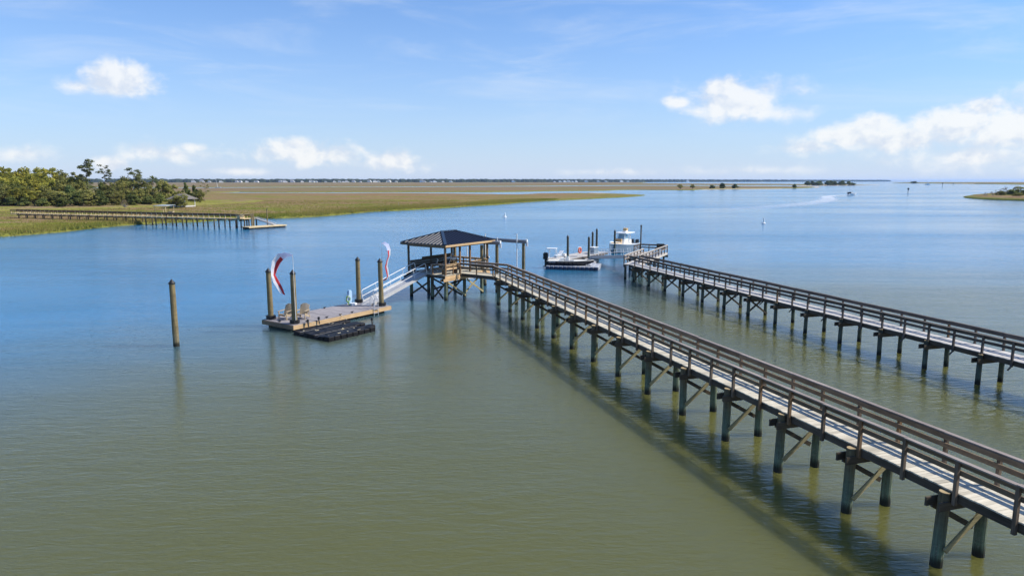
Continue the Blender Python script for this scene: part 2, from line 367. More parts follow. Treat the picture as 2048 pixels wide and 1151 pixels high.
def thing(name, label, cat, loc=(0, 0, 0), rz=0.0, group=None):
    o = bpy.data.objects.new(name, None); C.objects.link(o); o.location = loc; o.rotation_euler = (0, 0, rz)
    o.empty_display_size = 0.2
    return tag(o, label, cat, group)
def copy_tree(o, parent=None):
    c = o.copy(); C.objects.link(c); c.parent = parent
    for ch in list(o.children): copy_tree(ch, c)
    return c
def structure(name, mb, mat, smooth=False):
    o = mb.build(name, mat, None, smooth); o['kind'] = 'structure'; return o

# ================================================================== SETTING
structure('water', MB().add([(-24000, -400, 0), (24000, -400, 0), (24000, 26000, 0), (-24000, 26000, 0)], [(0, 1, 2, 3)]), 'water')

def area2(p): return sum(a[0] * b[1] - b[0] * a[1] for a, b in zip(p, p[1:] + p[:1]))
def dens_poly(pts, step, jit, rng):
    o = []
    for a, b in zip(pts, pts[1:] + pts[:1]):
        L = math.dist(a, b); n = max(1, min(40, int(L / step)))
        for k in range(n):
            q = k / n; j = jit if k else jit * .3
            o.append((a[0] + (b[0] - a[0]) * q + rng.uniform(-j, j), a[1] + (b[1] - a[1]) * q + rng.uniform(-j, j)))
    return o
def land(name, pts, mat, step=8, jit=.8, h=.55, ring=(1.2, 9.0), seed=1, rise=0.15):
    rng = random.Random(seed)
    pts = list(pts)
    if area2(pts) < 0: pts.reverse()
    p = dens_poly(pts, step, jit, rng); n = len(p)
    nor = []
    for k in range(n):
        a, b = p[k - 2], p[(k + 2) % n]; dx, dy = b[0] - a[0], b[1] - a[1]; L = math.hypot(dx, dy) or 1
        nor.append((-dy / L, dx / L))
    v = [(x, y, -.25) for x, y in p]; edge = [1.0] * n
    for d, z, e in ((ring[0], h * .8, 1.0), (ring[1], h, 0.0)):
        v += [(p[k][0] + nor[k][0] * d, p[k][1] + nor[k][1] * d, z + rng.uniform(-.1, .1) * h + (rise if e == 0 else 0)) for k in range(n)]; edge += [e] * n
    f = []
    for r in range(2):
        for k in range(n): f.append((r * n + k, r * n + (k + 1) % n, (r + 1) * n + (k + 1) % n, (r + 1) * n + k))
    f.append(tuple(range(2 * n, 3 * n)))
    me = bpy.data.meshes.new(name); me.from_pydata(v, [], f); me.update(); me.materials.append(M[mat])
    at = me.attributes.new('edge', 'FLOAT', 'POINT'); at.data.foreach_set('value', edge)
    o = ob(name, me); o['kind'] = 'structure'; return o
A_front = [(-92.1, 123.2), (-89.9, 127.8), (-88.3, 135.4), (-88.3, 146.9), (-86.1, 157.9), (-83.1, 164.5), (-77.5, 167.9), (-75.6, 173.6), (-72.8, 180.7), (-68.4, 184.3), (-63.4, 184.3), (-58.1, 188.6), (-53.8, 194.7), (-50.1, 206.4), (-45.7, 223.0), (-35.3, 238.3), (-23.2, 257.9), (-14.8, 276.3), (-5.8, 290.8), (3.7, 317.4), (11.1, 333.4), (24.9, 358.3), (39.3, 377.7), (52.2, 398.3), (65.5, 417.4), (79.0, 444.0), (93.0, 478.0)]
A_back = [(89, 496), (81.6, 522.1), (56.3, 544.5), (33.7, 542.4), (17.6, 528.0), (0.7, 490.9), (-14.2, 503.3), (-28.5, 516.3), (-67.0, 532.1), (-92.9, 548.8), (-129.5, 536.1), (-167.6, 540.3), (-208.0, 548.8), (-241.9, 557.6), (-293.1, 559.8), (-353.8, 559.8), (-520, 560), (-520, 60), (-130, 60), (-99, 105)]
B_front = [(-346.1, 580.8), (-254.1, 585.6), (-243.4, 616.7), (-195.1, 595.6), (-142.0, 606.0), (-54.8, 611.3), (-20.8, 611.3), (9.7, 636.4), (46.0, 676.4), (77.8, 689.8), (97.1, 707.2), (118.2, 757.0), (141.6, 765.3), (165.6, 748.9), (193.9, 733.2), (216.1, 791.3), (276.6, 849.0), (333.9, 881.1), (386.1, 927.9), (423.3, 979.9), (474.9, 1078.0)]
B_back = [(490.2, 1158.3), (418.9, 1218.8), (386.3, 1286.0), (331.6, 1335.0), (208.2, 1325.0), (65.7, 1197.9), (-97.3, 1086.4), (-282.8, 1030.4), (-407.6, 940.3), (-552.3, 927.9), (-1200, 900), (-1200, 580)]
C_poly = [(-1400, 1040), (-622.4, 1045.8), (-456.6, 1053.6), (-315.3, 1148.8), (-111.1, 1240.4), (76.9, 1401.9), (234.3, 1575.3), (400.2, 1611.6), (473.8, 1540.7), (609.6, 1575.3), (663.3, 1491.4), (735.7, 1507.5), (860.3, 1630.3), (900, 1900), (850, 2300), (700, 2400), (560, 3000), (900, 4600), (300, 4700), (-400, 4250), (-1800, 3950), (-2900, 3700), (-3400, 2500)]
R_poly = [(272.5, 417.4), (263.4, 399.4), (256.9, 382.9), (254.5, 370.7), (255.4, 363.0), (255.9, 345.0), (255.0, 321.1), (330, 330), (520, 420), (452.8, 571.3), (398.6, 538.2), (373.8, 524.1), (346.2, 505.1), (316.0, 474.2), (291.7, 444.0)]
FR_poly = [(1540.5, 2805.3), (1548.2, 2597.4), (1477.7, 2337.5), (1398.8, 2093.1), (1391.3, 1975.1), (1295.5, 1752.7), (1252.9, 1475.7), (2200, 1700), (3400, 3600), (2300, 3300)]
FAR = [(-4200, 3600), (-2700, 3720), (-1770, 3900), (-390, 4320), (1100, 5500), (3150, 7500), (5200, 9500)]
land('marsh', A_front + A_back, 'marsh', 6, .9, .55, seed=3)
land('marsh', B_front + B_back, 'marsh_far', 20, 2.0, .7, (3, 25), seed=4)
land('marsh', C_poly, 'marsh_far', 40, 6.0, .6, (5, 60), seed=5)
land('marsh', R_poly, 'marsh', 6, 1.0, .9, (1.5, 10), seed=6, rise=.8)
land('marsh', FR_poly, 'marsh_far', 40, 8.0, 2.0, (8, 60), seed=8, rise=2)
far = [(a[0], a[1]) for a in FAR]
land('far_shore', far + [(9000, 14000), (-9000, 14000), (-9000, 3800)], 'marsh_far', 120, 15, 1.2, (20, 60), seed=9, rise=1)
# wooded ground on the left: a low rise
ISL = [(-330, 250), (-178, 208), (-160, 206), (-150, 216), (-138, 226), (-126, 240), (-116, 262), (-106, 300), (-112, 330), (-150, 345), (-260, 350), (-340, 330)]
land('wood_ground', ISL, 'island', 8, 1.0, 1.0, (6, 16), seed=10, rise=.5)
# bleached wrack line and sand bars
def strip(name, pts, wd, z, mat, seed):
    rng = random.Random(seed); p = [];
    for a, b in zip(pts, pts[1:]):
        for k in range(8): q = k / 8; p.append((a[0] + (b[0] - a[0]) * q, a[1] + (b[1] - a[1]) * q))
    v = []; n = len(p)
    for k, (x, y) in enumerate(p):
        e = math.sin(math.pi * k / (n - 1)) ** .5
        v.append((x, y - wd * e * rng.uniform(.3, .7), z * .4)); v.append((x, y, z)); v.append((x, y + wd * e * rng.uniform(.3, .7), z * .4))
    f = []
    for k in range(n - 1):
        for j in (0, 1): f.append((3 * k + j, 3 * k + 3 + j, 3 * k + 4 + j, 3 * k + 1 + j))
    return structure(name, MB().add(v, f), mat)
strip('sand_bar', [(212, 772), (250, 812), (300, 846), (345, 872)], 16, .5, 'sand', 1)
strip('sand_bar', [(430, 985), (480, 1085), (560, 1350), (735, 1500), (880, 1640)], 22, .6, 'sand', 2)
strip('sand_bar', [(60, 548), (68, 538), (76, 528)], 5, .7, 'sand', 3)
strip('sand_bar', [(1391, 1985), (1398, 2090), (1470, 2330)], 18, 1.2, 'sand', 4)

# far woods: one hazy mass of crowns
def blob_wood(name, line, count, hgt, wid, depth, seed, mat='leaf_far'):
    rng = np.random.default_rng(seed); v = []; f = []
    seg = [math.dist(a, b) for a, b in zip(line, line[1:])]; tot = sum(seg); k0 = 0
    for i in range(count):
        s = tot * (i + rng.random()) / count; j = 0
        while j < len(seg) - 1 and s > seg[j]: s -= seg[j]; j += 1
        q = s / seg[j]; x = line[j][0] + (line[j + 1][0] - line[j][0]) * q; y = line[j][1] + (line[j + 1][1] - line[j][1]) * q + rng.random() * depth
        r = wid * rng.uniform(.6, 1.3); hh = hgt * rng.uniform(.8, 1.12)
        nu, nv = 7, 4
        for b_ in range(nv):
            ph = b_ / (nv - 1); rr = r * math.cos(ph * 1.45) ** .6
            for a_ in range(nu):
                th = 2 * math.pi * a_ / nu + i; jj = rng.uniform(.8, 1.15)
                v.append((x + rr * jj * math.cos(th), y + rr * jj * math.sin(th), hh * math.sin(ph * 1.57) * rng.uniform(.93, 1.05)))
        for b_ in range(nv - 1):
            for a_ in range(nu): f.append((k0 + b_ * nu + a_, k0 + b_ * nu + (a_ + 1) % nu, k0 + (b_ + 1) * nu + (a_ + 1) % nu, k0 + (b_ + 1) * nu + a_))
        f.append(tuple(k0 + (nv - 1) * nu + a_ for a_ in range(nu))); k0 += nu * nv
    return MB().add(v, f)
o = blob_wood('w', far, 1500, 20, 26, 160, 11).build('distant_wood', 'leaf_far')
tag(o, 'long low line of blue hazy woods along the horizon', 'wood', kind='stuff')

# white houses along the far shore
hm_w = MB().box((0, 0, 4), (15, 11, 8)).box((9.5, -2, 2.6), (7, 8, 5.2)).mesh('wall', 'house_wall')
hm_r = MB().add([(-8.3, -6.3, 8), (8.3, -6.3, 8), (8.3, 6.3, 8), (-8.3, 6.3, 8), (-5, 0, 12), (5, 0, 12)],
                [(0, 1, 5, 4), (1, 2, 5), (2, 3, 4, 5), (3, 0, 4), (3, 2, 1, 0)]).mesh('roof', 'house_roof')
rngh = random.Random(5)
HOUSES = [(-1771, 3846), (-1726, 3854), (-1688, 3864), (-1629, 3875), (-1552, 3907), (-1530, 3906), (-1513, 3949), (-1463, 3946), (-1446, 3931), (-1330, 3979), (-1305, 3976), (-1275, 4018), (-1219, 4020), (-1175, 4043), (-1158, 4035), (-1142, 4039), (-1097, 4076), (-1048, 4083), (-1020, 4089), (-992, 4070), (-975, 4082), (-942, 4117), (-898, 4104), (-854, 4145), (-820, 4135), (-804, 4161), (-754, 4181), (-737, 4150), (-701, 4188), (-554, 4233), (-535, 4207), (-496, 4223), (-477, 4253), (-424, 4241), (-380, 4277), (6, 4577), (294, 4825), (332, 4824), (366, 4861), (396, 4874), (426, 4900), (456, 4949), (534, 5009), (632, 5094), (695, 5145), (826, 5253), (883, 5287), (1467, 5805)]
for x, y in HOUSES:
    s = rngh.uniform(.75, 1.25) * (1.35 if x > 1000 else 1)
    h = thing('house', 'small pale house in front of the far woods on the horizon', 'house', (x, y, .9), rngh.uniform(-.5, .5), 'pale houses along the far shore')
    h.scale = (s, s, s * rngh.uniform(.8, 1.1))
    ob('wall', hm_w, h); ob('roof', hm_r, h)

# ================================================================== PIERS
def pile_mesh(z0, z1, r0, r1, mat, name='pile', n=14):
    return MB().lathe([(r0, z0), (r0 * .97, (z0 + z1) / 2), (r1, z1 - .02), (r1 * .9, z1)], n=n).mesh(name, mat, False)
def make_pier(name, label, O, ang, t0, t1, bents, D, mats, board_parts=0, xbrace=None, near_brace=True, hook=False, wdt=1.33, rail=True, post_off=-.28, pitch=1.545, pr=.158):
    root = thing(name, label, 'pier', (O[0], O[1], 0), R(90 + ang))
    E0, E1 = .10, .10 + wdt; PW = wdt + .20          # deck edges, pile row spacing
    L = lambda t, e, z: (t, -e, z)
    # boards
    bm = MB().box((0, 0, 0), (.138, wdt, .038)).mesh('deck_board', mats['deck'])
    bw = .1445; n = int((t1 - t0) / bw); rest = MB(); rng = random.Random(len(name) + int(t1))
    start = max(0, int((-2.6 - t0) / bw)); cnt = 0
    for k in range(n):
        t = t0 + (k + .5) * bw; e = (E0 + E1) / 2 + rng.uniform(-.012, .012); z = D - .019 + rng.uniform(-.006, .005)
        if k >= start and cnt < board_parts:
            ob('deck_board', bm, root, (t, -e, z), (0, 0, rng.uniform(-.006, .006))); cnt += 1
        else: rest.box((t, -e, z), (.138, wdt, .038))
    if rest.v: rest.build('deck_board', mats['deck'], root, kind='stuff')
    # stringers
    for e in (E0 + .06, (E0 + E1) / 2, E1 - .06):
        seg = 6.2; q = t0
        while q < t1 - .01:
            q2 = min(q + seg, t1); MB().bar(L(q + .003, e, D - .16), L(q2, e, D - .16), .075, .235).build('stringer', mats['stringer'], root); q = q2
    pm = pile_mesh(-1.5, D - .08, pr, pr * .9, mats['pile'])
    pmr = pile_mesh(-1.5, D - .30, pr, pr * .9, mats['pile'])
    eg = MB().lathe([(pr * .88, 0), (pr * .86, .012)], n=14).mesh('pile_top', 'end_grain')
    capm = MB().box((0, 0, 0), (.055, PW + .66, .235)).mesh('pile_cap_beam', mats['beam'])
    b1 = MB().bar((0, .02, .52), (0, -PW + .02, D - .42), .05, .15).mesh('brace', mats['brace'])  # tan colour of the sunlit brace
    b2 = MB().bar((0, .02, D - .55), (0, -PW + .02, .72), .05, .15).mesh('brace', mats['beam'])  # darker wood paints the shaded far brace
    b3 = MB().bar((0, .02, .12), (0, -PW + .02, D - .38), .05, .13).mesh('brace', mats['brace']); b4 = MB().bar((0, .02, D - .38), (0, -PW + .02, .12), .05, .13).mesh('brace', mats['beam'])
    bolt = MB().tube((-.12, 0, 0), (.12, 0, 0), .018, n=6).mesh('bolt', 'steel_grey')
    for k, t in enumerate(bents):
        j = random.uniform(-.02, .02)
        p = ob('pile', pm, root, L(t + j, 0, 0), (random.uniform(-.022, .022), random.uniform(-.022, .022), k)); ob('pile_top', eg, p, (0, 0, D - .08))
        ob('pile', pmr, root, L(t - j, PW, 0), (random.uniform(-.012, .012), random.uniform(-.012, .012), k * 2))
        for s in (-1, 1): ob('pile_cap_beam', capm, root, L(t + s * (pr + .03), PW / 2, D - .40))
        if near_brace: ob('brace', b1, root, (t - pr - .085, 0, 0)); ob('brace', b2, root, (t + pr + .085, 0, 0))
        elif xbrace and xbrace(t): ob('brace', b4, root, (t - pr - .085, 0, 0)); ob('brace', b3, root, (t + pr + .085, 0, 0))
        ob('bolt', bolt, root, L(t, .08, D - .40)); ob('bolt', bolt, root, L(t, PW - .08, D - .40))
    # railing
    if not rail: return root
    post = MB().box((0, 0, D + .275), (.092, .092, 1.19)).mesh('rail_post', mats['post'])
    post2 = MB().box((0, 0, D + .275), (.092, .092, 1.19)).mesh('rail_post', 'new_post')
    hk = MB().bar((-.02, .05, D - .31), (.0, .22, D - .47), .07, .05).mesh('post_bracket', mats['cap'])
    ts = []; t = bents[0] + post_off
    while t > t0 + .2: t -= pitch
    t += pitch
    while t < t1 + .05: ts.append(t); t += pitch
    for side, e in ((1, E0 - .05), (-1, E1 + .05)):
        for t in ts:
            o = ob('rail_post', post2 if random.random() < .09 else post, root, L(t + random.uniform(-.03, .03), e, random.uniform(-.02, .005)), (random.uniform(-.012, .012), random.uniform(-.012, .012), 0))
            if hook and side == 1: ob('post_bracket', hk, o)
        q = ts[0] - .7; tt = [q] + [x for x in ts[2::2]] + [t1]
        for a, b_ in zip(tt, tt[1:]):
            if b_ - a < .05: continue
            za, zb = random.uniform(-.014, .012), random.uniform(-.014, .012)
            MB().bar(L(a + .003, e + random.uniform(-.008, .008), D + .889 + za), L(b_, e + random.uniform(-.008, .008), D + .889 + zb), .142, .038).build('rail_cap', mats['cap'], root)
            ei = e + side * .068
            MB().bar(L(a + .003, ei, D + .79 + za), L(b_, ei, D + .79 + zb), .04, .15).build('top_rail', mats['rail'], root)
            MB().bar(L(a + .003, ei, D + .55 + za), L(b_, ei, D + .55 + zb), .04, .14).build('mid_rail', mats['rail'], root)
    return root
MAIN = dict(deck='deck_wood', stringer='stringer_wood', pile='pile_green', beam='beam_wood', brace='brace_wood', post='post_wood', rail='rail_wood', cap='cap_wood')
GREY = dict(deck='grey_deck', stringer='stringer_wood', pile='pile_dark', beam='beam_wood', brace='beam_wood', post='grey_post', rail='grey_rail', cap='grey_rail')
pierA = make_pier('wooden_pier', 'long brown railed timber pier running from the pavilion past the camera', (11.16, 16.72), 17.75, -9.0, 41.95,
                  [3.09 * k for k in range(-2, 14)], 2.15, MAIN, board_parts=300)
pierB = make_pier('wooden_pier', 'grey weathered railed pier with dark piles, right of the brown pier', (22.24, 35.85), 17.4, -10.0, 34.9,
                  [3.05 * k for k in range(-3, 12)], 1.62, GREY, xbrace=lambda t: t > 13, near_brace=False, hook=True, post_off=-.02, pitch=1.525, pr=.13)

# ================================================================== PAVILION
HD = R(90 - 35.3)                                   # heading shared by pavilion and float
F0 = (-5.59, 57.04); D = 2.15
pav = thing('pavilion', 'open timber pavilion with dark ribbed metal hip roof at the end of the brown pier', 'pavilion', (*F0, 0), HD)
def w2l(p, o=F0, h=HD):
    dx, dy = p[0] - o[0], p[1] - o[1]; return (dx * math.cos(h) + dy * math.sin(h), -dx * math.sin(h) + dy * math.cos(h))
def pierA_pt(t, e):
    a = R(17.75); return w2l((11.16 - t * math.sin(a) + e * math.cos(a), 16.72 + t * math.cos(a) + e * math.sin(a)))
PL, PW_ = 5.8, 4.2
# deck boards run along X
nb = int((PW_ + .3) / .1445)
pb = MB().box((0, 0, 0), (PL + .3, .138, .038)).mesh('deck_board', 'deck_wood')
for k in range(nb): ob('deck_board', pb, pav, (PL / 2, -.15 + (k + .5) * .1445, D - .019))
# approach walkway to the pier
Aq = pierA_pt(41.95, .10); Bq = pierA_pt(41.95, 1.43)
X0, X1 = 1.92, 3.30
ya = Aq[1]
k = 0; y = -.17
pa = MB().box((0, 0, 0), (X1 - X0, .138, .038)).mesh('deck_board', 'deck_wood')
while y - .0722 > ya: ob('deck_board', pa, pav, ((X0 + X1) / 2, y - .0722, D - .019)); y -= .1445
MB().prism([(X0 + .02, y), (Aq[0], Aq[1]), (Bq[0], Bq[1]), (X1 + .25, y - .35), (X1, y)], D - .038, D - .001).build('corner_deck', 'deck_wood', pav)
for x in (X0 + .05, X1 - .05): MB().bar((x, -.2, D - .16), (x, ya + (.0 if x < 2.5 else -.25), D - .16), .075, .235).build('stringer', 'stringer_wood', pav)
# posts
HP = 4.62
def post(x, y, mat='brown_post', z1=HP, s=.14): return MB().box((0, 0, (1.75 + z1) / 2), (s, s, z1 - 1.75)).build('roof_post', mat, pav).__setattr__('location', (x, y, 0))
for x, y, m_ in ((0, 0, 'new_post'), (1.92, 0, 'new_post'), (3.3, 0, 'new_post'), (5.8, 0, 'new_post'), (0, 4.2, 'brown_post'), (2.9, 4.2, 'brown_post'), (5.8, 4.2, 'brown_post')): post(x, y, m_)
# frame and fascia
for p0, p1, m_ in (((-.18, -.10), (6.0, -.10), 'gold_lit_wood'), ((-.10, -.10), (-.10, 4.32), 'beam_wood'), ((6.0, -.1), (6.0, 4.32), 'beam_wood'), ((-.18, 4.35), (6.0, 4.35), 'beam_wood')):  # sunward board gold, others dark: sun and shade put into the wood
    MB().bar((*p0, D - .16), (*p1, D - .16), .05, .235).build('rim_board', m_, pav)
for x in (.25, 1.6, 2.95, 4.3, 5.6): MB().bar((x, -.05, D - .16), (x, 4.28, D - .16), .06, .23).build('joist', 'beam_wood', pav)
for y, m_ in ((-.16, 'gold_lit_wood'), (.16, 'beam_wood'), (4.04, 'beam_wood'), (4.36, 'beam_wood')):  # sunward cap beam painted bright, the others dark as shaded
    MB().bar((-.45, y, D - .40), (6.0, y, D - .40), .06, .235).build('pile_cap_beam', m_, pav)
pm = pile_mesh(-1.5, D - .30, .155, .14, 'pile_green')
for x, y in ((0, 0), (2.5, 0), (4.96, 0), (0, 1.5), (0, 3.95), (2.5, 4.2), (5.0, 4.2)): ob('pile', pm, pav, (x, y, 0), (random.uniform(-.01, .01), random.uniform(-.01, .01), x))
def xb(a, b, off, mats=('brace_wood', 'beam_wood'), zt=1.55, zb=.18):  # default pair painted as one sunlit brace, one shaded
    ox, oy = off
    MB().bar((a[0] + ox, a[1] + oy, zt), (b[0] + ox, b[1] + oy, zb), .05, .15).build('brace', mats[0], pav)
    MB().bar((a[0] - ox, a[1] - oy, zb), (b[0] - ox, b[1] - oy, zt), .05, .15).build('brace', mats[1], pav)
xb((.1, 0), (2.4, 0), (0, -.2)); xb((2.6, 0), (4.9, 0), (0, -.2), ('brace_wood', 'brace_wood')); xb((0, 1.6), (0, 3.9), (-.2, 0), ('beam_wood', 'beam_wood')); xb((0, .1), (0, 1.45), (.2, 0), ('beam_wood', 'beam_wood')); xb((2.5, .1), (2.5, 4.1), (.2, 0), ('beam_wood', 'beam_wood'))
# roof
ex0, ex1, ey0, ey1, ez, rz_ = -.50, 6.35, -.48, 4.66, 4.74, 5.62
rx0, rx1, ry = 2.05, 3.8, (ey0 + ey1) / 2
cor = [(ex0, ey0, ez), (ex1, ey0, ez), (ex1, ey1, ez), (ex0, ey1, ez)]; rid = [(rx0, ry, rz_), (rx1, ry, rz_)]
slopes = [(cor[0], cor[1], rid[1], rid[0]), (cor[1], cor[2], rid[1]), (cor[2], cor[3], rid[0], rid[1]), (cor[3], cor[0], rid[0])]
for sl in slopes:
    nrm = (Vector(sl[1]) - Vector(sl[0])).cross(Vector(sl[2]) - Vector(sl[0])).normalized()
    lo = [Vector(p) - nrm * .04 for p in sl]; n = len(sl)
    rp = MB().add(list(sl) + lo, [tuple(range(n)), tuple(range(2 * n - 1, n - 1, -1))] + [(k, n + k, n + (k + 1) % n, (k + 1) % n) for k in range(n)]).build('roof_panel', 'roof_metal', pav)
    a, b = Vector(sl[0]), Vector(sl[1]); Ls = (b - a).length; d = (b - a) / Ls
    up = nrm.cross(d); ribs = MB(); q = .12
    top = [Vector(p) for p in sl[2:]]
    run = (top[-1] - a).dot(up)
    la = (top[-1] - a).dot(d); lb = (b - top[0]).dot(d)
    while q < Ls - .1:
        h = run if la <= q <= Ls - lb else (run * q / la if q < la else run * (Ls - q) / lb)
        if h > .15:
            p0, p1 = a + d * q, a + d * q + up * (h - .05)
            vv = [p + d * o_ + nrm * z_ for p in (p0, p1) for o_, z_ in ((-.06, 0), (-.012, .055), (.012, .055), (.06, 0))]
            ribs.add(vv, [(0, 1, 5, 4), (1, 2, 6, 5), (2, 3, 7, 6), (3, 2, 1, 0), (4, 5, 6, 7), (0, 4, 7, 3)])
        q += .40
    ribs.build('standing_seam', 'rib_metal', rp, kind='stuff')
for c_, r_ in ((cor[0], rid[0]), (cor[1], rid[1]), (cor[2], rid[1]), (cor[3], rid[0])):
    MB().bar((c_[0], c_[1], c_[2] + .05), (r_[0], r_[1], r_[2] + .05), .24, .05).build('hip_cap', 'hip_metal', pav)
MB().bar((rx0 - .1, ry, rz_ + .055), (rx1 + .1, ry, rz_ + .055), .24, .05).build('ridge_cap', 'hip_metal', pav)
fz = ez - .10
for p0, p1, m_ in (((ex0, ey0), (ex1, ey0), 'gold_lit_wood'), ((ex1, ey0), (ex1, ey1), 'brown_post'), ((ex1, ey1), (ex0, ey1), 'brown_post'), ((ex0, ey1), (ex0, ey0), 'rail_wood')):  # fascia colours paint in the sunlit side and the shaded ones
    MB().bar((*p0, fz), (*p1, fz), .04, .17).build('fascia', m_, pav)
MB().add([(ex0, ey0, ez - .12), (ex1, ey0, ez - .12), (ex1, ey1, ez - .12), (ex0, ey1, ez - .12), rid[0][:2] + (rz_ - .15,), rid[1][:2] + (rz_ - .15,)], [(0, 1, 5, 4), (1, 2, 5), (2, 3, 4, 5), (3, 0, 4)]).build('ceiling', 'brown_post', pav)
for p0, p1 in (((0, 0), (5.8, 0)), ((0, 4.2), (5.8, 4.2)), ((0, 0), (0, 4.2)), ((5.8, 0), (5.8, 4.2))):
    MB().bar((*p0, HP - .1), (*p1, HP - .1), .09, .2).build('header_beam', 'rail_wood', pav)
# rails
def rails(p0, p1, mc='cap_wood', mr='rail_wood', z=D, sub=2, mp='post_wood', par=None, inner=0):
    par = par or pav
    MB().bar((*p0, z + .889), (*p1, z + .889), .142, .038).build('rail_cap', mc, par)
    MB().bar((*p0, z + .80), (*p1, z + .80), .04, .13).build('top_rail', mr, par)
    MB().bar((*p0, z + .50), (*p1, z + .50), .04, .14).build('mid_rail', mr, par)
    for k in range(1, sub):
        q = k / sub; x, y = p0[0] + (p1[0] - p0[0]) * q, p0[1] + (p1[1] - p0[1]) * q
        MB().box((x, y, z + .27), (.092, .092, 1.19)).build('rail_post', mp, par)
rails((0, -.02), (1.92, -.02), 'gold_lit_wood', 'gold_lit_wood', sub=2, mp='new_post')
MB().bar((.08, .12, D + .55), (1.86, .12, D + .55), .05, .30).build('bench_back', 'gold_lit_wood', pav)
MB().box((.97, .36, D + .42), (1.75, .42, .05)).build('bench_seat', 'gold_lit_wood', pav)
for x in (.2, 1.75): MB().box((x, .36, D + .2), (.09, .36, .4)).build('bench_leg', 'new_post', pav)
rails((3.3, -.02), (5.8, -.02), 'gold_lit_wood', 'rail_wood', sub=2)
rails((5.82, 0), (5.82, 4.2), 'gold_lit_wood', 'gold_lit_wood', sub=3)  # rail carries a sunlit gold in its colour
rails((-.02, 0), (-.02, 1.42), 'cap_wood', 'rail_wood', sub=1)
MB().box((-.02, 1.42, D + .275), (.1, .1, 1.2)).build('rail_post', 'new_post', pav)
# high-backed bench on the far side
for k, (z, x0, x1) in enumerate(((D + .30, .1, 5.7), (D + .50, .1, 5.7), (D + .70, .1, 5.7), (D + .90, .1, 5.7), (D + 1.08, 1.6, 5.7))):
    MB().bar((x0, 4.12, z), (x1, 4.12, z), .045, .185).build('bench_slat', 'beam_wood', pav)
MB().box((2.9, 3.82, D + .45), (5.5, .5, .05)).build('bench_seat', 'rail_wood', pav)
for x in (.3, 1.9, 3.8, 5.4): MB().box((x, 3.85, D + .21), (.09, .42, .42)).build('bench_leg', 'post_wood', pav)
# approach rails
Al = pierA_pt(41.95, .05); Br = pierA_pt(42.3, 1.48)
rails((X0 - .05, -.1), (Al[0], Al[1]), sub=2); rails((X1 + .05, -.1), (Br[0], Br[1]), sub=3)
MB().box((*Al, D + .275), (.092, .092, 1.19)).build('rail_post', 'post_wood', pav)
MB().box((*Br, D + .275), (.092, .092, 1.19)).build('rail_post', 'post_wood', pav)
MB().bar((X0 - .02, -.14, D - .3), (X0 - .4, -.14, D + .9), .06, .14).build('stair_stringer', 'brown_post', pav)

# chairs and fish-cleaning table inside the pavilion
def sling_chair(name, label, loc, rz):
    r_ = thing(name, label, 'chair', loc, rz)
    for y in (-.27, .27):
        MB().path([(.28, y, 0), (.24, y, .58), (-.22, y, .62)], .016).build('side_frame', 'aluminium', r_)
        MB().path([(-.30, y, 0), (.02, y, .40), (.24, y, .44)], .016).build('leg', 'aluminium', r_)
        MB().path([(-.12, y * .92, .40), (-.34, y * .92, 1.02)], .018).build('back_frame', 'white_paint', r_)
    MB().tube((-.34, -.25, 1.02), (-.34, .25, 1.02), .018).build('top_frame', 'white_paint', r_)
    MB().bar((-.12, 0, .42), (.24, 0, .44), .5, .02).build('seat', 'dark_sling', r_)
    MB().bar((-.13, 0, .44), (-.33, 0, .99), .46, .02, up=(1, 0, .3)).build('backrest', 'dark_sling', r_)
def l2w(p, z, o=F0, h=HD): return (o[0] + p[0] * math.cos(h) - p[1] * math.sin(h), o[1] + p[0] * math.sin(h) + p[1] * math.cos(h), z)
sling_chair('sling_chair', 'white framed dark sling chair in the pavilion, nearer the gangway', l2w((1.6, 2.7), D), HD + 2.4)
sling_chair('sling_chair', 'white framed dark sling chair in the pavilion, beside the cleaning table', l2w((2.9, 2.4), D), HD + 2.6)
ct = thing('cleaning_table', 'white fish cleaning table with sink and tap under the pavilion roof', 'table', l2w((4.2, 2.9), D), HD)
MB().box((0, 0, .92), (1.1, .6, .06)).build('table_top', 'white_paint', ct)
MB().box((.2, 0, .82), (.45, .4, .16)).build('sink', 'white_paint', ct)
for x in (-.48, .48):
    for y in (-.24, .24): MB().box((x, y, .45), (.06, .06, .9)).build('leg', 'brown_post', ct)
MB().path([(.2, .24, .95), (.2, .24, 1.25), (.2, .05, 1.3), (.2, .0, 1.18)], .015).build('tap', 'aluminium', ct)
dlamp = thing('dock_light', 'small dark dock light with white lens on the right corner post', 'lamp', l2w((5.8, -.12), D + 1.0), HD)
MB().box((0, 0, 0), (.12, .1, .22)).build('housing', 'black_cap', dlamp); MB().box((0, -.07, .05), (.1, .05, .12)).build('lens', 'white_paint', dlamp)

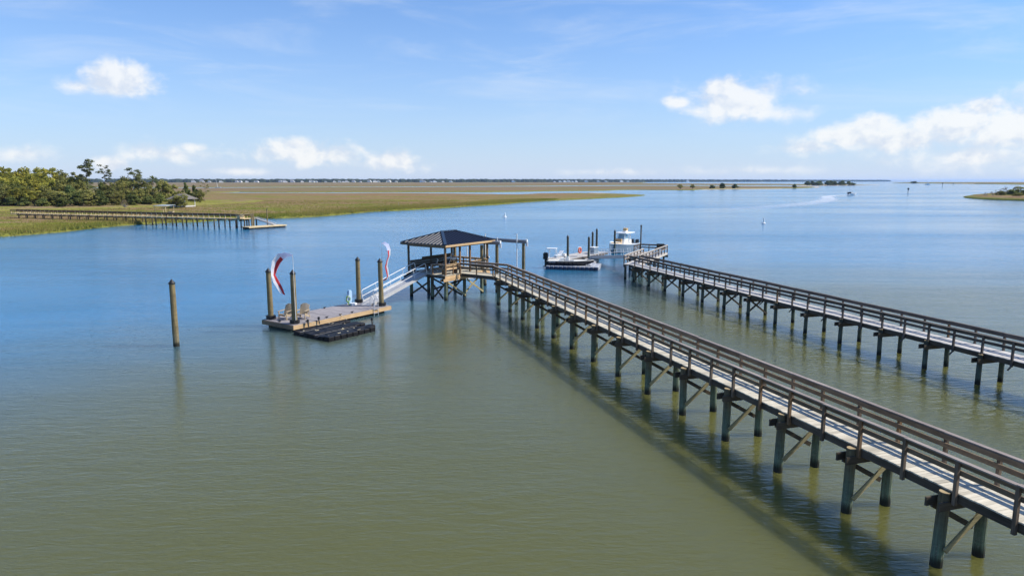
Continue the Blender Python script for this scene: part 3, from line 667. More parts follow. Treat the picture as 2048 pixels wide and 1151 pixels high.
# ================================================================== BOAT LIFT behind the pavilion
lift = thing('boat_lift', 'four pile boat lift with white guide poles and winch motors behind the pavilion', 'boat lift', (-1.36, 61.3, 0), HD)
def lf(p): return w2l(p, (-1.36, 61.3), HD)
pts = [lf(p) for p in ((-5.4, 64.2), (-1.36, 61.3), (1.05, 62.7), (-2.6, 65.4))]
pm = pile_mesh(-1.5, 4.33, .155, .135, 'pile_tan')
for k, p in enumerate(pts + [lf((-2.72, 61.25))]): ob('pile', pm, lift, (*p, 0), (0, 0, k))
for a, b in ((pts[0], pts[1]), (pts[3], pts[2])):
    a, b = Vector(a), Vector(b); d = (b - a).normalized(); n_ = Vector((-d.y, d.x))
    for s in (-1, 1):
        p0, p1 = a - d * .4 + n_ * .1 * s, b + d * .35 + n_ * .1 * s
        MB().bar((p0.x, p0.y, 4.47), (p1.x, p1.y, 4.47), .06, .24).build('top_beam', 'steel_grey', lift)
    MB().tube((*(a - d * .2), 4.64), (*(b + d * .3), 4.64), .035).build('winch_shaft', 'aluminium', lift)
    MB().box((*(b + d * .3), 4.55), (.16, .26, .34)).build('winch_motor', 'white_paint', lift)
    MB().box((*(b + d * .42), 4.28), (.14, .12, .42)).build('gearbox', 'aluminium', lift)
    for e_ in (a, b): MB().tube((*(e_ + d * .22), 4.3), (*(e_ + d * .22), .95), .012, n=5).build('cable', 'steel_grey', lift)
for p, q in ((pts[0], pts[3]), (pts[1], pts[2])):
    MB().bar((*p, .85), (*q, .85), .16, .2).build('cradle_beam', 'white_paint', lift)
for q in (.3, .7):
    p0 = Vector(pts[0]).lerp(Vector(pts[3]), q); p1 = Vector(pts[1]).lerp(Vector(pts[2]), q)
    MB().bar((*p0, 1.02), (*p1, 1.02), .16, .12).build('bunk', 'aluminium', lift)
for (x, y), z0, z1 in ((lf((.45, 62.9)), .9, 5.2), (lf((-1.35, 62.9)), .9, 4.85), (lf((-2.5, 64.1)), .9, 5.1), (lf((-4.2, 63.9)), .9, 3.9)):
    MB().tube((x, y, z0), (x, y, z1), .045, n=8).build('guide_pole', 'white_paint', lift)
MB().bar((*lf((.7, 61.9)), .95), (*lf((1.9, 62.0)), .95), .16, .16).build('cradle_arm', 'white_paint', lift)

# ================================================================== FLOATING DOCK
FL = (-14.55, 44.65)
fd = thing('floating_dock', 'low floating timber dock with pale side boards on black floats', 'dock', (*FL, 0), HD)
fl = lambda x, y, z: l2w((x, y), z, FL, HD)
LX, LY, FZ = 8.9, 3.3, .52
bmesh_ = MB().box((0, 0, 0), (.138, LY + .06, .036)).mesh('deck_board', 'float_deck')
for k in range(int(LX / .1445) + 1): ob('deck_board', bmesh_, fd, (.05 + k * .1445, LY / 2, FZ - .018 + random.uniform(-.002, .002)), (0, 0, random.uniform(-.004, .004)))
for p0, p1, m_ in (((-.02, -.03), (LX + .04, -.03), 'gold_lit_wood'), ((-.02, LY + .03), (LX + .04, LY + .03), 'rail_wood'), ((-.05, -.06), (-.05, LY + .06), 'rail_wood'), ((LX + .07, -.06), (LX + .07, LY + .06), 'gold_lit_wood')):  # sunlit sides painted gold, shaded left end and back darker
    MB().bar((*p0, FZ - .18), (*p1, FZ - .18), .05, .28).build('side_board', m_, fd)
tub = MB().prism([(-.52, -.62), (.52, -.62), (.58, -.55), (.58, .55), (.52, .62), (-.52, .62), (-.58, .55), (-.58, -.55)], -.35, .22).mesh('float_drum', 'float_tub')
for x in (1.0, 2.35, 3.7, 5.05, 6.4, 7.75):
    for y in (.8, 2.4): ob('float_drum', tub, fd, (x, y, 0))
PP = [(.42, 3.0, 4.03), (.42, .40, 4.10), (8.5, 3.02, 4.08), (8.47, .45, 4.13)]
for x, y, z in PP:
    MB().lathe([(.33, .0), (.33, .30), (.23, .30), (.23, .0)], (x, y, FZ - .04), n=8).build('pile_collar', 'black_cap', fd)
def cleat(x, y):
    MB().bar((x - .14, y, FZ + .09), (x + .14, y, FZ + .09), .035, .035).box((x - .04, y, FZ + .04), (.04, .05, .08)).box((x + .04, y, FZ + .04), (.04, .05, .08)).build('cleat', 'black_cap', fd)
for x, y in ((1.2, .1), (2.9, .12), (4.1, .1), (5.2, .1), (3.2, 3.15), (5.2, 3.15), (.1, 1.6)): cleat(x, y)
# boarding ladder
ld = thing('boarding_ladder', 'white aluminium boarding ladder clipped to the floating dock edge', 'ladder', fl(7.35, -.12, 0), HD)
for x in (-.22, .22): MB().path([(x, .0, -.35), (x, 0, 1.25), (x, .14, 1.42), (x, .36, 1.42), (x, .42, FZ)], .022).build('side_rail', 'aluminium', ld)
for z in (-.1, .2, .5, .8, 1.1): MB().bar((-.22, 0, z), (.22, 0, z), .05, .03).build('rung', 'aluminium', ld)
# adirondack chairs
def adirondack(label, loc, rz):
    r_ = thing('adirondack_chair', label, 'chair', loc, rz)
    for k in range(7):
        y = (k - 3) * .085; h = 1.02 - .012 * (k - 3) ** 2
        MB().bar((-.18, y, .30), (-.18 - .36, y * 1.12, h), .078, .022, up=(1, 0, .35)).build('back_slat', 'chair_wood', r_)
    for k in range(5): MB().bar((-.15 + k * .12, -.27, .31 + k * .025), (-.15 + k * .12, .27, .31 + k * .025), .10, .022).build('seat_slat', 'chair_wood', r_)
    for y in (-.30, .30):
        MB().bar((-.55, y, .07), (.42, y, .38), .03, .11).build('side_board', 'chair_wood', r_)
        MB().box((.38, y, .29), (.09, .035, .58)).build('front_leg', 'chair_wood', r_)
        MB().bar((-.45, y * 1.08, .60), (.46, y * 1.08, .60), .14, .025).build('armrest', 'chair_wood', r_)
        MB().box((-.42, y, .32), (.07, .03, .55)).build('rear_leg', 'chair_wood', r_)
    return r_
adirondack('tan wooden adirondack chair on the floating dock, nearer the dock end', fl(1.0, 2.1, FZ), HD + math.pi + .35)
adirondack('tan wooden adirondack chair on the floating dock, half hidden behind a pile', fl(1.75, 1.25, FZ), HD + math.pi + .55)
# hose stand
hs = thing('hose_stand', 'pale blue dock pedestal with a coiled green hose and white hook', 'pedestal', fl(7.6, 3.05, FZ), HD)
MB().prism([(-.14, -.12), (.14, -.12), (.14, .12), (-.14, .12)], 0, 1.0).prism([(-.11, -.09), (.11, -.09), (.11, .09), (-.11, .09)], 1.0, 1.08).build('pedestal_body', 'pale_blue', hs)
co = MB()
for k in range(3): co.path([(-.32 + .20 * math.cos(q / 14 * 6.283), -.16 - .02 * k, .45 + (.24 - .02 * k) * math.sin(q / 14 * 6.283)) for q in range(15)], .022)
co.path([(-.3, -.18, .24), (-.34, -.2, .05), (-.2, -.3, .03), (-.45, -.42, .03), (-.3, -.5, .03)], .022); co.build('hose', 'green_hose', hs)
MB().path([(-.32, -.1, .0), (-.32, -.1, .7), (-.32, -.26, .74), (-.32, -.26, .55)], .03).build('hose_hook', 'white_paint', hs)
db = thing('step_box', 'low white step pad at the foot of the gangway', 'step', fl(7.5, 2.55, FZ), HD)
MB().prism([(-.25, -.18), (.22, -.18), (.27, 0), (.22, .18), (-.25, .18)], 0, .14).build('pad', 'white_paint', db)

# free-standing mooring piles
def mooring_pile(label, loc, top, r0=.165, tilt=(0, 0), mat='pile_tan', cap=True, group=None):
    p = thing('mooring_pile', label, 'pile', (loc[0], loc[1], 0), 0, group); p.rotation_euler = (tilt[0], tilt[1], random.uniform(0, 6))
    ob('shaft', pile_mesh(-1.6, top - .18, r0, r0 * .88, mat, 'shaft', 16), p)
    if cap: MB().lathe([(r0 * 1.1, 0), (r0 * 1.1, .05), (.015, .29)], (0, 0, top - .23), n=16).build('pile_cap', 'black_cap', p)
    return p
mooring_pile('lone leaning tan pile with dark pointed cap standing in open water at left', (-20.55, 40.9), 4.08, .185, (.0, -.022))
for (x, y, z), lab in zip(PP, ('capped tan pile at the far left corner of the floating dock', 'capped tan pile at the near corner of the floating dock',
                              'capped tan pile left of the gangway foot', 'capped tan pile right of the gangway foot, beside the boarding ladder')):
    q = fl(x, y, 0); mooring_pile(lab, q, z, .19, (random.uniform(-.012, .012), random.uniform(-.012, .012)))

# drive-on jet ski dock of black blocks
jd = thing('jet_ski_dock', 'black modular plastic jet ski float moored to the floating dock', 'dock', fl(-.45, -.55, 0), HD)
def block(s, h, c=.07):
    a = s / 2; b_ = a - c; oct_ = [(-b_, -a), (b_, -a), (a, -b_), (a, b_), (b_, a), (-b_, a), (-a, b_), (-a, -b_)]
    k = .93; v = [(x, y, -.12) for x, y in oct_] + [(x, y, h - .035) for x, y in oct_] + [(x * k, y * k, h) for x, y in oct_]
    return MB().add(v, [tuple(range(7, -1, -1)), tuple(range(16, 24))] + [(j + i, j + (i + 1) % 8, j + 8 + (i + 1) % 8, j + 8 + i) for j in (0, 8) for i in range(8)])
bk = block(.495, .29, .05).mesh('float_block', 'black_plastic'); bl = block(.495, .16, .05).mesh('float_block', 'black_plastic')
pin = MB().tube((0, 0, .0), (0, 0, .03), .05, n=8).mesh('connector_pin', 'pale_rub')
for i in range(9):
    for j in range(7):
        low = j in (1, 4)
        if i == 8 and j == 6: continue
        o = ob('float_block', bl if low else bk, jd, (.25 + i * .5, -.25 - j * .5, random.uniform(-.02, .02)), (random.uniform(-.02, .02), random.uniform(-.02, .02), random.choice((0, 1.5708))))
        if not low and (i + 2 * j) % 5 == 0: ob('connector_pin', pin, o, (.22, -.22, .275))
for j in (1, 4):
    for s in (-.17, .17): MB().bar((.1, -.25 - j * .5 + s, .235), (3.6, -.25 - j * .5 + s, .235), .03, .03).build('guide_strip', 'steel_grey', jd)
for x, y in ((1.0, -1.2), (2.2, -2.3), (3.0, -.3), (2.7, -3.3), (1.3, -3.0)): MB().bar((x - .13, y, .30), (x + .13, y + .02, .30), .05, .015).build('marker_strip', 'pale_rub', jd)
for (x, y) in ((1.4, .2), (2.4, .3), (4.3, -2.9)):
    MB().path([(x, y, .3), (x + .03, y + .1, .62)], .05).tube((x + .03, y + .1, .62), (x + .03, y + .1, .78), .09, .07).build('mooring_bollard', 'black_cap', jd)

for (x0, y0), (x1, y1), lab in (((1.2, .1), (1.5, -.75), 'thin pale mooring line tying the jet ski float near its left end'), ((4.1, .1), (3.9, -.8), 'thin pale mooring line tying the jet ski float near its right end')):
    mr = thing('mooring_line', lab, 'rope', fl(x0, y0, FZ + .08), HD)
    MB().path([(0, 0, 0), ((x1 - x0) * .4, (y1 - y0) * .4, -.12), ((x1 - x0) * .8, (y1 - y0) * .8, -.24), (x1 - x0, y1 - y0, -.24)], .018).build('strand', 'pale_rub', mr)
# flags
def flag(label, base, top, pts, cut, wcol, wd, face):
    """long three-coloured banner: pts = centre line (relative to base), wd = half width list, face = side vector list"""
    r_ = thing('flag', label, 'flag', base)
    MB().tube((0, 0, -.1), (0, 0, top), .022, .012, n=6).build('pole', 'white_paint', r_)
    n = len(pts); P_ = [Vector(p) for p in pts]
    def band(i0, i1, f0, f1, mat, nm):
        v = []; f = []
        for i in range(i0, i1 + 1):
            sdir = Vector(face[i]).normalized() * wd[i]; nd = Vector((0.004, -.008, .002))
            for q in (f0, f1): v.append(P_[i] + sdir * q)
            for q in (f0, f1): v.append(P_[i] + sdir * q + nd)
        for i in range(i1 - i0):
            a = 4 * i; b_ = a + 4
            f += [(a, a + 1, b_ + 1, b_), (a + 2, b_ + 2, b_ + 3, a + 3), (a, b_, b_ + 2, a + 2), (a + 1, a + 3, b_ + 3, b_ + 1)]
        f += [(0, 2, 3, 1)]; e = 4 * (i1 - i0); f += [(e, e + 1, e + 3, e + 2)]
        MB().add(v, f).build(nm, mat, r_)
    band(0, cut, -1, 1, 'blue_cloth', 'blue_panel')
    band(cut, n - 1, -1, 0, wcol[0], 'white_stripe' if wcol[0] == 'white_cloth' else 'red_stripe')
    band(cut, n - 1, 0, 1, wcol[1], 'red_stripe' if wcol[1] == 'red_cloth' else 'white_stripe')
b1_ = fl(.36, .19, FZ)
flag('red, white and blue banner flag streaming left above the near dock pile', b1_, 4.65,
     [(0, 0, 4.62), (-.42, .06, 4.66), (-.85, .10, 4.52), (-1.12, .05, 4.18), (-1.26, -.05, 3.72), (-1.30, -.12, 3.30), (-1.18, -.08, 2.92), (-1.02, 0, 2.55), (-.88, .05, 2.22), (-.80, .05, 2.02)], 2,
     ('white_cloth', 'red_cloth'), [.05, .17, .28, .29, .23, .17, .19, .18, .15, .18],
     [(.1, .3, -1), (.25, .4, -1), (.5, .5, -.7), (.75, .7, -.4), (.8, .8, -.1), (.5, .9, .1), (.75, .7, .2), (.8, .7, .3), (.8, .7, .4), (.7, .7, -.5)])
b2_ = fl(8.75, .55, FZ)
flag('twisted red, white and blue banner flag hanging off a thin white pole beside the gangway', b2_, 4.75,
     [(0, 0, 4.78), (.18, .05, 4.80), (.42, .08, 4.62), (.55, .05, 4.25), (.56, 0, 3.85), (.42, -.06, 3.45), (.32, -.06, 3.0), (.38, 0, 2.6), (.42, .03, 2.25), (.30, 0, 2.02), (.06, -.04, 1.92)], 3,
     ('red_cloth', 'white_cloth'), [.05, .11, .17, .15, .11, .11, .13, .13, .10, .09, .08],
     [(.4, .4, 1), (.5, .5, 1), (.7, .8, .6), (.7, .8, .2), (.6, .9, .1), (.5, .9, 0), (.7, .8, 0), (.7, .7, 0), (.6, .8, -.2), (.3, .4, -1), (.1, .3, -1)])

# ================================================================== GANGWAY
def gangway(label, p0, p1, wd=1.15, rail_h=.95, solid=True):
    a, b = Vector(p0), Vector(p1); L = (b - a).length; hz = math.atan2(b.y - a.y, b.x - a.x)
    g_ = thing('gangway', label, 'gangway', tuple(a), hz); pit = math.asin((b.z - a.z) / L); g_.rotation_euler = (0, -pit, hz)
    MB().box((L / 2, 0, .02), (L, wd - .1, .03)).build('ramp_deck', 'ramp_deck', g_)
    for k in range(1, int(L / .35)): MB().box((k * .35, 0, .042), (.03, wd - .12, .014)).build('tread_strip', 'aluminium', g_)
    for s in (-1, 1):
        y = s * wd / 2
        MB().box((L / 2, y, .0 if solid else -.06), (L, .06, .24 if solid else .36)).build('side_beam', 'ramp_deck', g_)
        MB().path([(.05, y, .1), (.05, y, rail_h - .15), (.10, y, rail_h - .05), (.2, y, rail_h), (L - .2, y, rail_h), (L - .08, y, rail_h - .06), (L - .04, y, rail_h - .15), (L - .04, y, .1)], .026).build('hand_rail', 'white_paint', g_)
        MB().tube((.05, y, rail_h * .52), (L - .05, y, rail_h * .52), .022).build('mid_rail', 'white_paint', g_)
        n = max(2, int(L / 1.4))
        for k in range(1, n): MB().tube((L * k / n, y, .1), (L * k / n, y, rail_h), .02).build('rail_post', 'white_paint', g_)
    MB().add([(-.75, -wd / 2 + .1, -.06), (0, -wd / 2 + .08, .05), (0, wd / 2 - .08, .05), (-.75, wd / 2 - .1, -.06), (-.75, -wd / 2 + .1, -.09), (0, -wd / 2 + .08, 0), (0, wd / 2 - .08, 0), (-.75, wd / 2 - .1, -.09)],
             [(0, 1, 2, 3), (7, 6, 5, 4), (0, 4, 5, 1), (2, 6, 7, 3), (0, 3, 7, 4), (1, 5, 6, 2)]).build('toe_plate', 'ramp_deck', g_)
    return g_
gangway('white aluminium gangway sloping from the pavilion down to the floating dock', fl(8.35, 1.75, FZ + .12), l2w((-.14, 2.55), D + .01))

# ================================================================== RIGHT PIERHEAD, FLOATS AND BOATS
QX, QY, H2 = 18.4, 80.9, R(90 - 25.5); D2 = 1.62
ph = thing('pier_head', 'grey timber pierhead platform with pale sunlit railings beyond the grey pier', 'pier', (QX, QY, 0), H2)
# local X points away along the walkway, Y to the left
bd = MB(); bq = MB().box((0, 0, 0), (.138, 1.4, .038)).mesh('deck_board', 'grey_deck'); bp_ = MB().box((0, 0, 0), (.138, 3.3, .038)).mesh('deck_board', 'grey_deck')
x = -13.4
while x < 0:
    wide = x > -5.5
    ob('deck_board', bp_ if wide else bq, ph, (x, 1.65 if wide else .7, D2 - .019)); x += .1445
for y in (.05, 1.35): MB().bar((-13.4, y, D2 - .16), (0, y, D2 - .16), .075, .235).build('stringer', 'grey_rail' if y < .5 else 'stringer_wood', ph)
MB().bar((-13.4, -.03, D2 - .14), (0, -.03, D2 - .14), .04, .22).build('rim_board', 'pale_wood', ph)  # rim face painted pale as sunlit
for y in (3.25,): MB().bar((-5.5, y, D2 - .16), (0, y, D2 - .16), .075, .235).build('stringer', 'stringer_wood', ph)
MB().bar((-.03, 0, D2 - .16), (-.03, 3.3, D2 - .16), .05, .235).build('rim_board', 'stringer_wood', ph)
pm = pile_mesh(-1.5, D2 - .3, .135, .12, 'pile_dark')
for p in ((-.4, .3), (-.4, 3.0), (-3, .3), (-5.3, 3.0), (-5.4, .2), (-8, .2), (-8, 1.2), (-10.6, .2), (-10.6, 1.2), (-13, .2), (-13, 1.3)): ob('pile', pm, ph, (*p, 0))
for xx in (-.4, -5.4, -8, -10.6): MB().bar((xx, -.2, D2 - .4), (xx, 3.4 if xx > -6 else 1.6, D2 - .4), .12, .235).build('pile_cap_beam', 'beam_wood', ph)
def rr(p0, p1, sub, mc, mr): rails(p0, p1, mc, mr, D2, sub, 'grey_post', ph)
rr((-12.6, 0), (0, 0), 9, 'pale_wood', 'cap_wood'); rr((-13.2, 1.4), (-5.6, 1.4), 6, 'pale_wood', 'cap_wood')  # sunlit front rails painted pale, back rails below kept dark
rr((0, 0), (0, 3.3), 3, 'grey_rail', 'grey_rail'); rr((-2.6, 3.3), (0, 3.3), 2, 'grey_rail', 'grey_rail')
for p in ((0, 0), (0, 3.3), (-2.6, 3.3), (-5.55, 1.4), (-12.6, 0), (-13.2, 1.4)): MB().box((*p, D2 + .27), (.1, .1, 1.2)).build('rail_post', 'grey_post', ph)
MB().bar((-.6, 1.3, D2 + .45), (-.6, .3, D2 + .45), .45, .06).build('bench_seat', 'beam_wood', ph); MB().bar((-.3, 1.2, D2 + .8), (-.3, .3, D2 + .8), .06, .45).build('bench_back', 'beam_wood', ph)
# walkway corner between pier and pierhead
MB().prism([(-13.4, 1.4), (-13.4, 0), w2l((22.24 - 34.9 * math.sin(R(17.4)) + 1.43 * math.cos(R(17.4)), 35.85 + 34.9 * math.cos(R(17.4)) + 1.43 * math.sin(R(17.4))), (QX, QY), H2),
            w2l((22.24 - 34.9 * math.sin(R(17.4)) + .1 * math.cos(R(17.4)), 35.85 + 34.9 * math.cos(R(17.4)) + .1 * math.sin(R(17.4))), (QX, QY), H2)], D2 - .04, D2 - .002).build('corner_deck', 'grey_deck', ph)
ls = thing('lamp_post', 'tall dark lamp post standing on the pierhead in front of the white boat', 'lamp post', l2w((-6.3, 1.55), D2, (QX, QY), H2), H2)
MB().box((0, 0, 1.7), (.12, .12, 3.4)).build('post', 'stringer_wood', ls); MB().lathe([(.1, 0), (.1, .1), (.02, .2)], (0, 0, 3.4), 8).build('lamp_cap', 'black_cap', ls)
# floating dock on the far side
F2 = (6.6, 83.0)
fd2 = thing('floating_dock', 'weathered tan floating dock between the pierhead and the moored boats', 'dock', (*F2, 0), HD)
b2m = MB().box((0, 0, 0), (.138, 2.9, .036)).mesh('deck_board', 'far_wood'); fb = MB()
for k in range(76): fb.box((k * .1445, 1.45, .50), (.138, 2.9, .036))
fb.build('deck_board', 'grey_deck', fd2, kind='stuff')
for p0, p1 in (((-.1, -.03), (10.9, -.03)), ((-.1, 2.93), (10.9, 2.93)), ((-.1, 0), (-.1, 2.9)), ((10.9, 0), (10.9, 2.9))): MB().bar((*p0, .36), (*p1, .36), .05, .26).build('side_board', 'grey_rail', fd2)
for k in range(5): MB().box((1.2 + k * 2.1, 1.45, 0), (1.5, 2.5, .46)).build('float_drum', 'float_tub', fd2)
f2 = lambda x, y, z: l2w((x, y), z, F2, HD)
sd = thing('floating_dock', 'dark floating side dock under the grey gangway', 'dock', (9.9, 80.9, 0), H2 + .2)
MB().box((2.2, .9, .34), (4.6, 1.7, .1)).build('deck', 'grey_deck', sd); MB().box((2.2, .9, .1), (4.4, 1.6, .34)).build('float_drum', 'float_tub', sd)
for (x, y, z), lab in zip(((6.76, 82.6, 3.5), (9.70, 86.3, 3.05), (10.75, 91.2, 3.3), (11.5, 92.9, 3.6), (14.2, 94.6, 3.3)),
                          ('dark green pile behind the stern of the black skiff', 'dark green pile beside the orange life ring', 'dark pile behind the orange life ring, left of the tallest one',
                           'tallest dark pile of the far floating dock', 'dark pile behind the bow of the white boat')):
    mooring_pile(lab, (x, y), z, .15, (random.uniform(-.01, .01), random.uniform(-.01, .01)), 'pile_dark')
gangway('grey gangway sloping from the pierhead down to the far floating dock', (10.3, 85.4, .62), l2w((-5.6, 2.6), D2, (QX, QY), H2), 1.2, .9, False)
ring = thing('life_ring', 'orange life ring on a white stand on the far floating dock', 'life ring', f2(4.3, .6, .52), HD)
tor = MB()
tp = [(0.30 * math.cos(q / 16 * 6.2832), -.05, .75 + .30 * math.sin(q / 16 * 6.2832)) for q in range(17)]
tor.path(tp, .10, 8); tor.build('ring', 'orange', ring, True)
for xx in (-.4, .4): MB().tube((xx, 0, 0), (xx, 0, 1.15), .025).build('stand_post', 'white_paint', ring)
MB().tube((-.4, 0, 1.15), (.4, 0, 1.15), .025).build('stand_bar', 'white_paint', ring)
bx_ = thing('dock_box', 'grey blue dock storage box below the bow of the white boat', 'box', f2(8.2, .7, .52), HD)
MB().box((0, 0, .4), (1.1, .7, .8)).build('body', 'shaded_grey_hull', bx_); MB().prism([(-.6, -.4), (.6, -.4), (.6, .4), (-.6, .4)], .8, .88).build('lid', 'white_paint', bx_)
coo = thing('cooler', 'small white cooler on the far floating dock', 'cooler', f2(3.0, 2.0, .52), HD)
MB().box((0, 0, .16), (.55, .4, .32)).build('body', 'white_paint', coo); MB().prism([(-.3, -.22), (.3, -.22), (.3, .22), (-.3, .22)], .32, .38).build('lid', 'gelcoat', coo)
lou = thing('lounge_chair', 'low pale lounge chair on the far floating dock', 'chair', f2(2.0, 2.2, .52), HD)
MB().bar((0, 0, .28), (.6, 0, .75), .5, .05).build('backrest', 'white_paint', lou); MB().bar((-.9, 0, .28), (0, 0, .28), .5, .05).build('seat', 'white_paint', lou)
for x_ in (-.8, .05):
    for y_ in (-.2, .2): MB().box((x_, y_, .13), (.05, .05, .26)).build('leg', 'aluminium', lou)
rope = thing('mooring_rope', 'slack pale rope lying from the far floating dock to the skiff', 'rope', f2(.2, .1, .52), HD)
MB().path([(0, 0, .05), (-.4, -.8, .0), (-.9, -1.8, -.05), (-1.2, -2.8, .1)], .02).build('strand', 'pale_rub', rope)
# block float for the skiff
G0 = (3.83, 77.7); HG = math.atan2(-1.3, 5.9)
bf = thing('block_float', 'pale grey modular block float carrying the black skiff', 'dock', (*G0, 0), HG)
gk = block(.49, .40, .10).mesh('float_block', 'cube_grey'); gn = block(.49, .33, .09).mesh('float_block', 'cube_navy')
for i in range(12):
    for j in range(8):
        if j in (2, 3) and i < 10: ob('float_block', bl, bf, (.25 + i * .5, .25 + j * .5, -.05)); continue
        ob('float_block', gn if j == 0 else gk, bf, (.25 + i * .5, .25 + j * .5, random.uniform(-.01, .02)))
        if j == 0: pass
for i in range(12): MB().box((.25 + i * .5, .30, .365), (.40, .34, .07)).build('block_top', 'cube_grey', bf)

def hull(L, B, fb, st, flare=.82, bowrise=.35, keel0=-.25, n=14):
    """loft along X (bow at +X); rows keel, chine, sheer each side"""
    rows = []
    for k in range(n + 1):
        s = k / n; x = L * s
        taper = 1 - max(0, (s - .45) / .55) ** 2.3
        b_ = B / 2 * (.93 + .07 * min(1, s * 3)) * max(taper, .02)
        zs = fb + bowrise * max(0, s - .25) ** 1.6; kz = keel0 + max(0, (s - .55) / .45) ** 2.6 * (fb * .75 - keel0); cz = keel0 * .35 + (fb * .55) * max(0, (s - .45) / .55) ** 1.8
        bc = b_ * (flare - .32 * max(0, s - .5))
        cz = max(cz, kz + .01)
        rows.append([(x, -b_, zs), (x, -bc, cz), (x, 0, kz), (x, bc, cz), (x, b_, zs)])
    v = [p for r_ in rows for p in r_]; f = []
    for k in range(n):
        for j in range(4): a = k * 5 + j; f.append((a, a + 1, a + 6, a + 5))
    f.append((4, 3, 2, 1, 0))
    return MB().add(v, f), rows
def deck_of(rows, dz, inset, k0=0, k1=None, lift=0):
    rr_ = rows[k0:k1]; v = []; f = []
    for r_ in rr_:
        for p, s in ((r_[0], 1), (r_[4], -1)): v.append((p[0], p[1] + s * min(inset, abs(p[1]) * .6), p[2] + dz))
    for k in range(len(rr_) - 1): f.append((2 * k, 2 * k + 2, 2 * k + 3, 2 * k + 1))
    return MB().add(v, f)
# black skiff
sk = thing('skiff', 'black hulled flats skiff with cream deck and poling platform on the grey block float', 'boat', l2w((.05, 1.55), .50, G0, HG), HG)
sk.scale = (1, 1, .82)
hb, rw = hull(5.3, 1.95, .50, 14, bowrise=.22)
hb.build('hull', 'navy_hull', sk)
deck_of(rw, -.02, .02).build('deck', 'cream_gel', sk)
for s in (0, 4): MB().path([tuple(Vector(r_[s]) + Vector((0, 0, .01))) for r_ in rw], .035).build('gunwale', 'cream_gel', sk)
MB().prism([(1.9, -.45), (3.3, -.55), (3.3, .55), (1.9, .45)], .50, .515).build('cockpit_sole', 'steel_grey', sk)
MB().prism([(2.05, -.32), (2.45, -.30), (2.45, .30), (2.05, .32)], .48, 1.0).build('console', 'gelcoat', sk)
MB().box((1.7, 0, .66), (.4, .8, .34)).build('seat', 'gelcoat', sk); MB().box((2.28, 0, 1.06), (.1, .5, .16)).build('windscreen', 'glass_tint', sk)
MB().tube((2.0, 0, .98), (1.93, 0, 1.04), .16, n=10).build('steering_wheel', 'black_cap', sk)
MB().box((.42, 0, 2.16), (1.15, .95, .08)).build('poling_platform', 'white_paint', sk)
for x0, x1, y in ((.05, .12, -.40), (.05, .12, .40), (1.15, .85, -.40), (1.15, .85, .40)): MB().tube((x0, y, .50), (x1, y, 2.14), .03).build('platform_leg', 'white_paint', sk)
for z in (.9, 1.3, 1.7): MB().tube((.08, -.4, z), (.08, .4, z), .018).build('platform_rung', 'white_paint', sk)
mt = MB().prism([(-.55, -.2), (-.05, -.22), (.02, 0), (-.05, .22), (-.55, .2), (-.62, 0)], .62, 1.45).prism([(-.48, -.15), (-.1, -.16), (-.1, .16), (-.48, .15)], 1.45, 1.58).build('motor_cowl', 'motor_black', sk)
MB().prism([(-.42, -.07), (-.12, -.07), (-.12, .07), (-.42, .07)], -.35, .62).box((-.3, 0, -.42), (.6, .12, .14)).build('motor_leg', 'motor_black', sk)
MB().tube((4.9, 0, .60), (5.05, .02, 1.0), .05).box((4.75, .0, .66), (.5, .14, .12)).build('trolling_motor', 'steel_grey', sk)
MB().box((.62, -.985, .36), (.75, .012, .06)).build('name_lettering', 'white_cloth', sk)
# white centre console
HB = math.atan2(-.82, -.57)
cc = thing('center_console_boat', 'white offshore boat with hard top and outboard moored behind the pierhead', 'boat', (17.9, 100.6, .05), HB)
cc.scale = (.95, .9, .92)
hb, rw = hull(8.2, 2.75, 1.05, 16, bowrise=.75, keel0=-.4)
hb.build('hull', 'shaded_grey_hull', cc); deck_of(rw, -.08, .05).build('deck', 'gelcoat', cc)  # white hull painted grey-blue for its shaded side
for s in (0, 4): MB().path([tuple(Vector(r_[s]) + Vector((0, 0, .02))) for r_ in rw], .06).build('gunwale', 'gelcoat', cc)
MB().path([(r_[0][0], r_[0][1] * .94, r_[0][2] + .3) for r_ in rw[9:]] + [(r_[4][0], r_[4][1] * .94, r_[4][2] + .3) for r_ in rw[:8:-1]], .025).build('bow_rail', 'aluminium', cc)
MB().prism([(3.2, -.62), (4.6, -.52), (4.9, 0), (4.6, .52), (3.2, .62)], .9, 1.95).build('console', 'gelcoat', cc)
MB().add([(4.55, -.5, 1.95), (4.82, 0, 1.95), (4.55, .5, 1.95), (4.25, -.5, 2.75), (4.5, 0, 2.75), (4.25, .5, 2.75)], [(0, 1, 4, 3), (1, 2, 5, 4)]).build('windscreen', 'glass_tint', cc)
for y in (-.54, .54):
    MB().add([(3.3, y, 1.95), (4.5, y, 1.95), (4.2, y, 2.75), (3.4, y, 2.75)], [(0, 1, 2, 3)]).build('side_glass', 'glass_tint', cc)
    for x0, x1 in ((3.1, 3.0), (4.6, 4.4), (2.6, 2.5)): MB().tube((x0, y * 1.1, 1.0), (x1, y * 1.15, 2.82), .045).build('top_support', 'white_paint', cc)
MB().prism([(1.7, -1.0), (4.7, -1.0), (5.0, -.6), (5.0, .6), (4.7, 1.0), (1.7, 1.0)], 2.80, 2.94).build('hard_top', 'white_paint', cc)
MB().box((3.2, 0, 3.05), (.7, .6, .2)).build('radar_dome', 'white_paint', cc); MB().box((3.0, 0, 3.35), (.5, .6, .4)).build('top_seat', 'tan_vinyl', cc)
MB().path([(2.7, -.4, 2.95), (2.6, -.4, 3.8)], .02).path([(2.7, .4, 2.95), (2.6, .4, 3.7)], .02).build('antenna', 'white_paint', cc)
